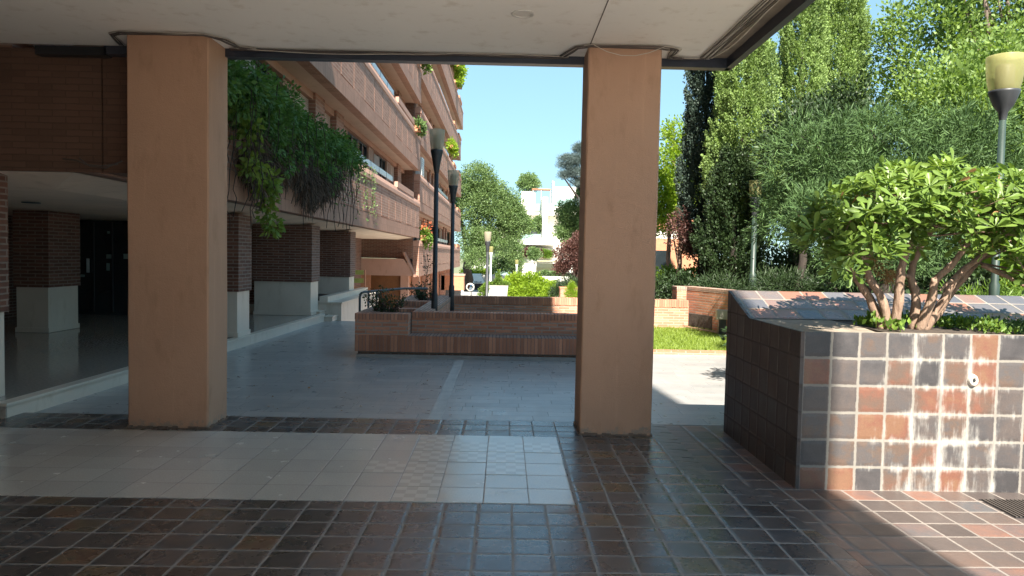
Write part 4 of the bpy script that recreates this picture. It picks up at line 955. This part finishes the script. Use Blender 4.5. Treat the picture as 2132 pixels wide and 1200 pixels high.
# ================================================================== TREES ON THE RIGHT
BZ = .35
cypress('tall dense light green cypress nearest to the ceiling corner, straight behind the tiled planter', (6.42, 19.6, BZ), 9.2, .78, 'l_cyp', 1700, 95, .058, z0=1.5, tr=.19, group='cypresses behind the tiled planter')
cypress('dark blue-green cypress left of the bright one, against the sky', (5.9, 21.5, BZ), 8.8, .62, 'l_cypd', 1400, 70, .062, z0=1.3, group='cypresses behind the tiled planter')
cypress('tallest cypress, top cut by the photo edge, left of the two right ones', (9.50, 23.5, BZ), 13.5, .74, 'l_cyp', 1900, 90, .062, z0=2.5, tr=.2, group='cypresses behind the tiled planter')
cypress('tall cypress right of the tallest one, partly behind narrow-leaved branches', (11.25, 24.5, BZ), 12.9, .88, 'l_cyp', 2000, 90, .062, z0=2.5, tr=.2, group='cypresses behind the tiled planter')
cypress('short shaggy conifer low between the bright cypress trunk and the lamp', (6.0, 18.9, BZ), 3.9, .75, 'l_dark', 600, 60, .06, z0=.7, group='cypresses behind the tiled planter')
G = 'trees behind the planter'
tree('narrow_leaved_tree', 'broad dark tree with long narrow leaves right behind the tiled planter', 'tree', (6.6, 12.6, .5), (7.2, 12.2, 3.4), .12,
     [(5.2, 12.0, 3.3, .95, .9, .8), (6.3, 12.4, 3.75, 1.0, 1.0, .6), (7.7, 12.2, 3.75, 1.0, 1.0, .6), (8.6, 12.0, 3.1, .9, .9, .7), (6.3, 11.8, 2.9, 1.2, .9, .8), (7.4, 12.0, 3.0, 1.2, .9, .9), (4.9, 12.6, 2.5, .7, .6, .6), (5.9, 12.3, 2.0, .9, .7, .5)],
     'l_podo', 'bark_dark', 1500, 30, .15, .125, 'needle', G, .25, 12)
tree('narrow_leaved_tree', 'drooping dark narrow-leaved shrub filling the gap left of the pittosporum', 'tree', (5.6, 10.6, .5), (5.4, 10.4, 2.0), .07,
     [(4.7, 10.6, 2.25, .75, .7, .5), (5.5, 10.4, 1.8, .8, .7, .5), (4.9, 10.2, 1.55, .5, .5, .3), (6.4, 10.4, 2.1, .8, .6, .6), (7.3, 10.2, 2.3, .8, .6, .7)],
     'l_podo', 'bark_dark', 620, 30, .14, .115, 'needle', G, .25, 8)
tree('leafy_tree', 'big airy light green tree filling the upper right corner with sky gaps', 'tree', (17, 24, BZ), (17.5, 24, 8.5), .3,
     [(13.8, 24, 8.5, 2.0, 2.2, 2.2), (16.5, 24, 10.2, 2.6, 2.4, 2.4), (19.0, 24, 8.6, 2.4, 2.4, 2.4), (15.5, 23, 6.4, 2.2, 2, 1.6), (18.5, 23, 5.6, 2.4, 2, 1.7), (17.4, 23, 12.6, 3.2, 2, 1.6), (20.5, 23, 12, 2.5, 2, 2.5), (14.2, 23, 11.5, 1.3, 1.5, 1.3)],
     'l_elm', 'bark', 2300, 30, .42, .14, 'fold', G, .4, 18)
tree('leafy_tree', 'medium green tree between the cypresses and the right lamp, lower branches', 'tree', (13.2, 19, BZ), (13, 19, 5.5), .17,
     [(11.5, 19, 5.6, 1.4, 1.4, 1.3), (13.2, 19, 6.4, 1.6, 1.4, 1.4), (14.8, 19, 5.6, 1.5, 1.4, 1.4), (12.6, 18.5, 4.2, 1.6, 1.3, 1.0), (14.9, 18.5, 3.9, 1.5, 1.3, 1.1), (15.8, 18.5, 2.6, 1.3, 1.2, 1.0)],
     'l_elm', 'bark_dark', 1500, 28, .32, .12, 'fold', G, .4, 14)
tree('leafy_tree', 'bright yellow-green young tree just right of the right pillar', 'tree', (6.1, 26.5, BZ), (6.1, 26.5, 4.2), .1,
     [(6.2, 26.5, 5.1, .9, .9, 1.0), (5.8, 26.5, 4.0, .9, .9, 1.0), (6.5, 26.5, 3.9, .9, .9, .9), (6.3, 26.5, 6.3, .55, .5, .45), (5.9, 26.5, 3.1, .8, .8, .6)],
     'l_bright', 'bark_pale', 520, 30, .25, .10, 'fold', G, .4, 10)
tree('bare_trunk_tree', 'small tree with a pale leaning trunk and reddish leaves left of the small lamp', 'tree', (5.05, 21, BZ), (5.2, 21, 2.6), .09,
     [(5.1, 21, 2.5, .45, .5, .5), (5.4, 21, 2.0, .4, .4, .4), (5.7, 21.2, 2.2, .4, .4, .4)], 'l_purple', 'bark_pale', 110, 24, .16, .07, 'fold', G, .4, 8)
for (x, y, h, r, lb) in [(7.1, 17.2, 4.2, .11, 'slim pale-footed trunk in the shade right of the green pole'), (8.6, 18.5, 5, .16, 'thick dark trunk deep in the shade behind the narrow-leaved shrub')]:
    tree('shaded_tree', lb, 'tree', (x, y, BZ), (x + .15, y, h), r, [(x, y, h + .3, 1.1, 1, .9), (x + .5, y, h - .9, .9, .9, .7)], 'l_dark', 'bark_dark', 260, 28, .25, .10, 'fold', G, .4, 6)
G2 = 'bushes behind the brick walls'
bush('hedge_bush', 'sunlit light green laurel bush behind the low wall, right of the right pillar', 'bush', (5.6, 22.6, BZ), [(5.3, 22.6, .85, .8, .6, .55), (6.3, 22.8, .9, .9, .6, .5)], 'l_hedge', 200, 26, .16, .09, 'fold', G2)
bush('hedge_bush', 'dark clipped hedge close to the right pillar behind the low wall', 'bush', (4.4, 18.2, BZ), [(3.6, 18.0, .75, .7, .5, .5), (4.5, 18.2, .8, .6, .5, .5)], 'l_dark', 200, 26, .13, .07, 'fold', G2)
bush('hedge_bush', 'shadowy broad bush in front of the cypress trunks', 'bush', (6.2, 17.3, BZ), [(5.3, 17.2, .8, .8, .6, .45), (6.6, 17.0, .85, .9, .6, .5), (8.0, 16.6, .9, 1.0, .6, .55)], 'l_dark', 380, 28, .18, .12, 'needle', G2)
bush('hedge_bush', 'dense dark undergrowth filling the background behind the tiled planter', 'bush', (10, 15.5, BZ), [(7.0, 21.5, 1.0, 1.2, .6, .9), (9.0, 21.8, 1.2, 1.4, .6, 1.0), (11.5, 21.5, 1.6, 1.6, .6, 1.2), (8.0, 15.2, 1.2, 1.3, .7, .9), (9.8, 15.2, 1.4, 1.3, .8, 1.1), (11.6, 15.2, 1.5, 1.4, .8, 1.2), (13.4, 15, 1.5, 1.4, .8, 1.3)], 'l_dark', 1500, 30, .25, .11, 'fold', G2)
bush('fern_bush', 'fresh green ferny bush behind the right end of the sloping tiles', 'bush', (6.4, 8.4, .5), [(5.6, 8.3, 1.02, .6, .5, .30), (6.4, 8.4, 1.15, .6, .5, .4), (7.2, 8.3, 1.3, .7, .5, .5)], 'l_hedge', 260, 30, .15, .09, 'needle', G2)
bush('fern_bush', 'bright leafy shrub at the right photo edge beneath the large lamp', 'bush', (6.9, 8.9, .5), [(6.6, 8.8, 1.85, .5, .5, .45), (7.2, 8.8, 2.1, .5, .5, .5), (7.0, 8.6, 1.4, .5, .5, .5)], 'l_bright', 260, 20, .16, .14, 'fold', G2)
bush('hedge_bush', 'low dark groundcover shrub directly behind the sloping tiled top', 'bush', (4.4, 8.5, .5), [(3.6, 9.3, .65, .6, .5, .28), (4.6, 9.2, .75, .7, .5, .32), (5.4, 9.2, .8, .6, .5, .35)], 'l_dark', 240, 28, .16, .08, 'fold', G2)

# orange building behind the trees
ob = thing('orange_building', 'orange brick building with a pale band glimpsed between the trees', 'building', (8, 36, 0))
mb = MB(); mb.box(6.6, 9.9, 36, 44, -1, 2.6); mb.box(6.6, 9.9, 36, 44, 3.1, 3.6); mb.build('wall', M['orange_wall'], ob)
mb = MB(); mb.box(6.62, 9.88, 36.1, 44, 2.6, 3.1); mb.build('band', M['white_wall'], ob)
mb = MB(); mb.box(7.4, 8.2, 35.97, 35.999, .6, 2.0); mb.build('window', M['glass'], ob)
mb = MB()
for k in range(4): mb.box(6.6, 9.9, 35.95, 35.98, 3.7 + k * .14, 3.73 + k * .14)
mb.build('roof_railing', M['alu'], ob)

# ================================================================== MIDDLE DISTANCE
G3 = 'trees beyond the plaza'
tree('broad_tree', 'large leafy tree beside the far end of the brick block, trunk leaning', 'tree', (-3.9, 68, -1.9), (-2.6, 66, 5), .45,
     [(-2.6, 66, 8.6, 1.7, 1.7, 1.6), (-1.4, 66, 6.8, 2.2, 2, 1.7), (-3.2, 66, 5.8, 1.8, 1.8, 1.8), (-.4, 66, 5.4, 2.0, 1.8, 1.4), (-2.6, 66, 3.2, 1.9, 1.8, 1.6), (.6, 66, 5.0, 1.5, 1.5, 1.3), (-1.0, 66, 3.0, 1.7, 1.6, 1.4), (-2.6, 65, 1.4, 1.5, 1.5, 1.0), (-4.4, 66, 7.4, 1.8, 1.8, 1.6), (.9, 66, 4.2, 1.7, 1.5, 1.3), (.4, 66, 6.4, 1.3, 1.3, 1.1), (-2.0, 66, 7.8, 1.3, 1.2, 1.0), (1.2, 66, 5.3, .8, 1.0, .7)],
     'l_mid', 'bark_dark', 2600, 28, .38, .15, 'fold', G3, .4, 16)
tree('broad_tree', 'rounded tree at the left of the far terraces, dark low branches', 'tree', (1.0, 74, -1.9), (.6, 74, 3), .3,
     [(.4, 74, 2.4, 1.5, 1.5, 1.6), (.9, 74, .9, 1.2, 1.2, 1.0), (-.6, 75, .6, 1.0, 1, .8)], 'l_mid', 'bark_dark', 600, 28, .35, .15, 'fold', G3, .4, 10)
tree('broad_tree', 'small round tree crown behind the top terrace', 'tree', (3.5, 104, -1.9), (3.5, 104, 11), .2, [(3.2, 104, 12.2, 1.7, 1.5, 1.3)], 'l_mid', 'bark_dark', 200, 26, .4, .22, 'fold', G3, .4, 5)
tree('cedar_tree', 'tall blue-grey cedar with layered boughs left of the right pillar', 'tree', (9.0, 68, -1.9), (8.4, 68, 12.5), .3,
     [(6.6, 68, 10.8, 1.9, 1.5, .35), (7.6, 68, 11.8, 1.3, 1.2, .4), (6.6, 68, 9.6, 1.5, 1.2, .3), (8.3, 68, 8.6, 1.2, 1.2, .6), (5.8, 68, 10.2, 1.0, .8, .25), (5.6, 68, 9.3, .8, .8, .2), (7.2, 68, 8.7, 1.4, 1, .4), (7.0, 68, 11.9, 1.0, .9, .3), (7.7, 68, 6.8, 1.0, 1, .5), (8.6, 68, 12.6, .8, .8, .5)], 'l_cedar', 'bark_dark', 1300, 34, .30, .2, 'needle', G3, .2, 14)
tree('broad_tree', 'green leafy tree draping in front of the terraces, left of the right pillar', 'tree', (7.3, 72, -1.9), (7.0, 72, 5), .3,
     [(6.6, 72, 5.8, 1.7, 1.5, 1.4), (7.8, 72, 7.8, .9, 1.2, 1.6), (6.3, 72, 4.1, 1.5, 1.4, 1.0), (8.0, 70, 4.5, .9, 1, 1.4), (7.0, 71, 2.6, 1.2, 1.2, 1.0)], 'l_mid', 'bark_dark', 1100, 28, .35, .16, 'fold', G3, .4, 10)
tree('purple_leaf_tree', 'dark purple-leaved tree touching the right pillar, low in the gap', 'tree', (4.6, 44, -1.75), (4.3, 44, .9), .14,
     [(3.9, 44, 1.6, .95, .9, .85), (4.6, 44, 2.3, .8, .9, .8), (3.5, 44, 1.0, .6, .7, .5), (4.8, 44, 1.1, .7, .8, .7)], 'l_purple', 'bark_dark', 520, 28, .22, .10, 'fold', G3, .4, 10)
bush('fan_palm_bush', 'dark spiky green bush beneath the purple tree', 'bush', (4.2, 41, -1.75), [(4.0, 41, .0, .9, .8, .45), (3.2, 41.5, -.45, .5, .5, .3)], 'l_dark', 130, 26, .22, .20, 'needle', G3)
bush('clipped_hedge', 'big bright yellow-green hedge mass in the middle distance', 'bush', (1.6, 48, -1.75), [(.7, 48, -.5, .9, .9, .85), (1.8, 48, -.45, 1.1, .9, .9), (2.9, 48, -.75, .8, .9, .65), (1.4, 47, -.9, 1.4, .6, .6)], 'l_bright', 620, 28, .22, .14, 'fold', G3)
bush('conical_topiary', 'small cone-shaped topiary rising from the grey planter', 'bush', (-.35, 41, -.1), [(-.35, 41, .05, .26, .25, .25), (-.35, 41, .3, .17, .17, .25), (-.35, 41, .55, .09, .09, .22), (-.8, 41, -.05, .4, .25, .12), (.05, 41, -.03, .35, .25, .12)], 'l_hedge', 160, 20, .07, .07, 'fold', G3)
bush('thuja_bush', 'bright lime green pointed thuja beside the right pillar', 'bush', (3.45, 33, -.8), [(3.1, 33, -.2, .32, .3, .55), (3.1, 33, .25, .14, .14, .25), (3.65, 33, -.2, .32, .3, .5)], 'l_bright', 700, 24, .08, .07, 'needle', G3)
bush('white_flower_bush', 'slender shrub with white blossoms beside the grey lamp', 'bush', (-1.2, 38, -1.75), [(-1.15, 38, -.6, .25, .25, .55), (-1.0, 38, -.2, .15, .15, .3)], 'l_hedge', 90, 18, .1, .08, 'fold', G3)
bush('small_tree', 'little round tree standing on the white block of the terraces', 'bush', (3.55, 86, .55), [(3.5, 86, 1.9, .85, .8, .75)], 'l_mid', 150, 24, .2, .14, 'fold', G3)
gp = thing('grey_planter', 'large grey tapered concrete planter with topiary, centre distance', 'planter', (-.35, 41, -1.75))
mb = MB(); mb.add([(-.78, 40.6, -1.7), (.08, 40.6, -1.7), (.08, 41.4, -1.7), (-.78, 41.4, -1.7), (-.88, 40.5, -.12), (.22, 40.5, -.12), (.22, 41.5, -.12), (-.88, 41.5, -.12)], [(0, 3, 2, 1), (4, 5, 6, 7), (0, 1, 5, 4), (1, 2, 6, 5), (2, 3, 7, 6), (3, 0, 4, 7)]); mb.build('tub', M['concrete'], gp)
for (lb, x0, x1, y, z) in [('sunlit orange brick planter wall just above the second low wall', -1.0, 2.65, 36, -.62), ('square orange brick planter right, by the lime thuja', 2.75, 5.2, 35, .03)]:
    o = thing('brick_planter', lb, 'planter', (x0, y, -1.75), 'sunny brick planters in the distance')
    MB().box(x0, x1, y, y + .8, -1.75, z).build('wall', M['brick'], o); MB().box(x0 - .02, x1 + .02, y - .02, y + .82, z + .001, z + .06).build('rim', M['orange_wall'], o)
bb = thing('brick_box', 'small brown brick guard box on legs at the foot of the far wing', 'kiosk', (-3.9, 58, -1.8))
MB().box(-4.6, -2.95, 52, 53.2, -1.0, .05).build('body', M['orange_wall'], bb); MB().box(-4.65, -2.9, 51.95, 53.25, .051, .16).build('roof', M['fac_smooth'], bb)
MB().box(-4.3, -3.2, 52.4, 53, -1.8, -1.001).build('base', M['grey_metal'], bb)
rm = thing('traffic_mirror', 'round convex mirror with a white rim on a post in front of the pavilion', 'mirror', (-2.5, 54, -1.8))
mb = MB(); mb.lathe((0, 0, 0), [(.23, 0), (.30, .0), (.31, .04), (.23, .05)], 24); mb.v = [(-2.58 + x, 54 - z, -.85 + y) for x, y, z in mb.v]; mb.build('rim', M['white_wall'], rm)
mb = MB(); mb.lathe((0, 0, 0), [(.001, .05), (.15, .03), (.235, .0)], 24); mb.v = [(-2.58 + x, 54 - z, -.85 + y) for x, y, z in mb.v]; mb.build('mirror', plain('mirror_glass', (.25, .32, .4), rough=.1, metal=1), rm)
MB().tube([(-2.5, 54.05, -1.85), (-2.5, 54.05, -1.0)], .04, 8).build('post', M['dark_metal'], rm)
# pavilion with lettering
pv = thing('entrance_pavilion', 'low white entrance pavilion with dark lettering on its roof band', 'kiosk', (-3, 70, -1.9))
mb = MB(); mb.add([(-4.6, 70, -1.15), (-1.9, 70, -1.15), (-2.35, 71.2, -.35), (-4.6, 71.2, -.35)], [(0, 1, 2, 3)]); mb.box(-4.6, -1.9, 70.02, 74, -1.20, -1.151); mb.box(-4.6, -2.35, 71.21, 74, -1.15, -.35); mb.build('roof', M['white_wall'], pv)
mb = MB(); mb.box(-1.9, -.2, 70.6, 74, -1.15, -.42); mb.build('roof_side', M['concrete'], pv)
mb = MB(); mb.box(-4.6, -.3, 71.5, 73, -2.4, -1.2); mb.build('wall', M['far_dark'], pv)
mb = MB(); mb.box(-4.6, -.6, 69.6, 69.8, -2.6, -1.95); mb.build('low_wall', M['white_wall'], pv)
mb = MB()
for x in (-3.9, -3.0, -2.1, -1.2): mb.box(x, x + .08, 70.3, 70.4, -2.6, -1.201)
mb.build('post', M['white_wall'], pv)
cu = bpy.data.curves.new('lettering', 'FONT'); cu.body = 'TORRE DEL VALLE'; cu.size = .27; cu.extrude = .01; cu.align_x = 'CENTER'
to = bpy.data.objects.new('lettering', cu); col.objects.link(to); bpy.context.view_layer.update()
me = bpy.data.meshes.new_from_object(to.evaluated_get(bpy.context.evaluated_depsgraph_get())); bpy.data.objects.remove(to)
to = bpy.data.objects.new('lettering', me); col.objects.link(to); to.parent = pv; to.location = (-.35, .02, .80); to.rotation_euler = (math.atan2(.8, 1.2), 0, 0); me.materials.append(M['far_dark'])

# ================================================================== FAR TERRACED BUILDING
fb = thing('terraced_building', 'pale terraced apartment building on the slope, glass balconies and planting', 'building', (3, 90, -2))
W = M['white_wall']
def fbx(name, mat, *b, par=None): m_ = MB(); m_.box(*b); return m_.build(name, mat, par or fb)
fbx('wall', W, -4, 9.5, 92, 100, -2.5, 2.6); fbx('wall', W, -4, 10, 94, 102, 2.6, 5.2); fbx('wall', W, 2.2, 10, 96, 104, 5.2, 8.3)
fbx('parapet', W, 1.6, 4.6, 90.6, 91, 3.3, 3.9); fbx('parapet', W, -1, 6.5, 89.5, 90, .8, 1.5); fbx('slab', W, .6, 6.4, 89.7, 93.9, 3.0, 3.55)
fbx('slab', W, -2, 8, 89.6, 92, .2, .7); fbx('fin', W, 4.6, 5.25, 90, 95.9, 3.56, 9.0); fbx('fin', W, 1.35, 1.65, 90, 93, .0, 4.5)
fbx('top_wall', W, 2.0, 3.85, 95, 96, 7.0, 10.1); fbx('top_slab', W, 3.86, 9.5, 94.6, 95.9, 7.0, 7.5)
mb = MB(); mb.add([(6.1, 95, 7.5), (6.35, 95, 7.5), (6.35, 95, 11.4), (6.1, 95, 11.6), (6.1, 97, 7.5), (6.35, 97, 7.5), (6.35, 97, 11.4), (6.1, 97, 11.6)], [(0, 1, 2, 3), (4, 7, 6, 5), (0, 3, 7, 4), (1, 5, 6, 2), (3, 2, 6, 7)])
mb.box(6.36, 9.6, 96.9, 97, 8.9, 11.0); mb.build('tower_wall', W, fb)
fbx('balcony_glass', M['far_glass'], 3.87, 6.05, 94.5, 94.56, 7.5, 8.5); fbx('balcony_glass', M['far_glass'], 6.4, 9, 94.5, 94.56, 8.2, 9.3)
fbx('balcony_glass', M['far_glass'], 1.7, 4.5, 90.2, 90.26, 3.57, 4.35); fbx('window', M['far_dark'], .2, 4.6, 93.9, 93.98, 3.57, 5.1); fbx('window', M['far_dark'], -3, 6, 91.9, 91.98, .9, 2.3)
fbx('window', M['far_glass'], -1.2, 1.2, 89.45, 89.5, -.9, .1); fbx('shade_strip', M['far_dark'], -1.2, 1.7, 89.35, 89.4, -1.3, -.9)
fbx('pergola', M['orange_wall'], 3.4, 5.9, 94.6, 96.4, 10.35, 10.45)
mb = MB()
for x in (3.5, 4.6, 5.8): mb.box(x, x + .06, 94.7, 94.76, 7.5, 10.35)
mb.build('pergola_post', M['alu'], fb)
fbx('white_block', W, 2.1, 3.75, 85.6, 87, -1.9, .55); fbx('awning', plain('cream_awning', (.62, .52, .34), rough=.9), 4.0, 8.5, 88, 89.6, .95, 1.05)
fbx('fence', W, 3.8, 9, 84, 84.1, -1.4, -.75)
mb = MB(); mb.box(3.8, 9, 84.6, 85.2, -1.0, -.35); o = mb.build('hedge_base', M['l_dark'], fb)
for (lb, L, lm, n_) in [('yellow-green hanging bush on the far terrace under the slab', [(2.5, 90.5, 5.3, .95, .6, .95)], 'l_bright', 170), ('darker bush beside the yellow-green one on the far terrace', [(4.0, 90.6, 5.6, .7, .6, 1.1)], 'l_mid', 150),
                    ('reddish shrubs on the lower far terrace', [(2.8, 89.2, 1.9, .8, .5, .45), (4.1, 89.2, 2.0, .8, .5, .4)], 'l_purple', 120), ('low green plants along the lower far terrace, right', [(5.2, 89.2, 1.9, .9, .5, .45)], 'l_hedge', 90),
                    ('narrow climbing green by the far fin wall', [(1.0, 89.4, 2.2, .3, .3, .9)], 'l_hedge', 60), ('long clipped green hedge above the far fence', [(4.6, 84.9, -.55, .9, .4, .35), (6.0, 84.9, -.55, .9, .4, .35)], 'l_mid', 130)]:
    bush('terrace_bush', lb, 'bush', (L[0][0], L[0][1], L[0][2] - L[0][5] * .8), L, lm, n_, 22, .25, .17, 'fold', 'planting on the far terraces')
# flat hedge strips and grass by the pavilion
mb = MB()
o = thing('clipped_hedge', 'bright green strip of hedge above the white pavilion roof', 'bush', (-2.5, 76, -1), G3)
P, D, ti = lobes_cloud([(-3.6, 76, -.2, 1.2, .6, .3), (-1.8, 76, -.2, 1.2, .6, .3)], 150, 22, .2, .3); leaves('foliage', M['l_bright'], o, P, D, .16, 'fold', tint=ti)
P2 = MB(); P2.box(-4.6, -.8, 75.7, 76.3, -2, -.4); P2.build('base', M['white_wall'], o)
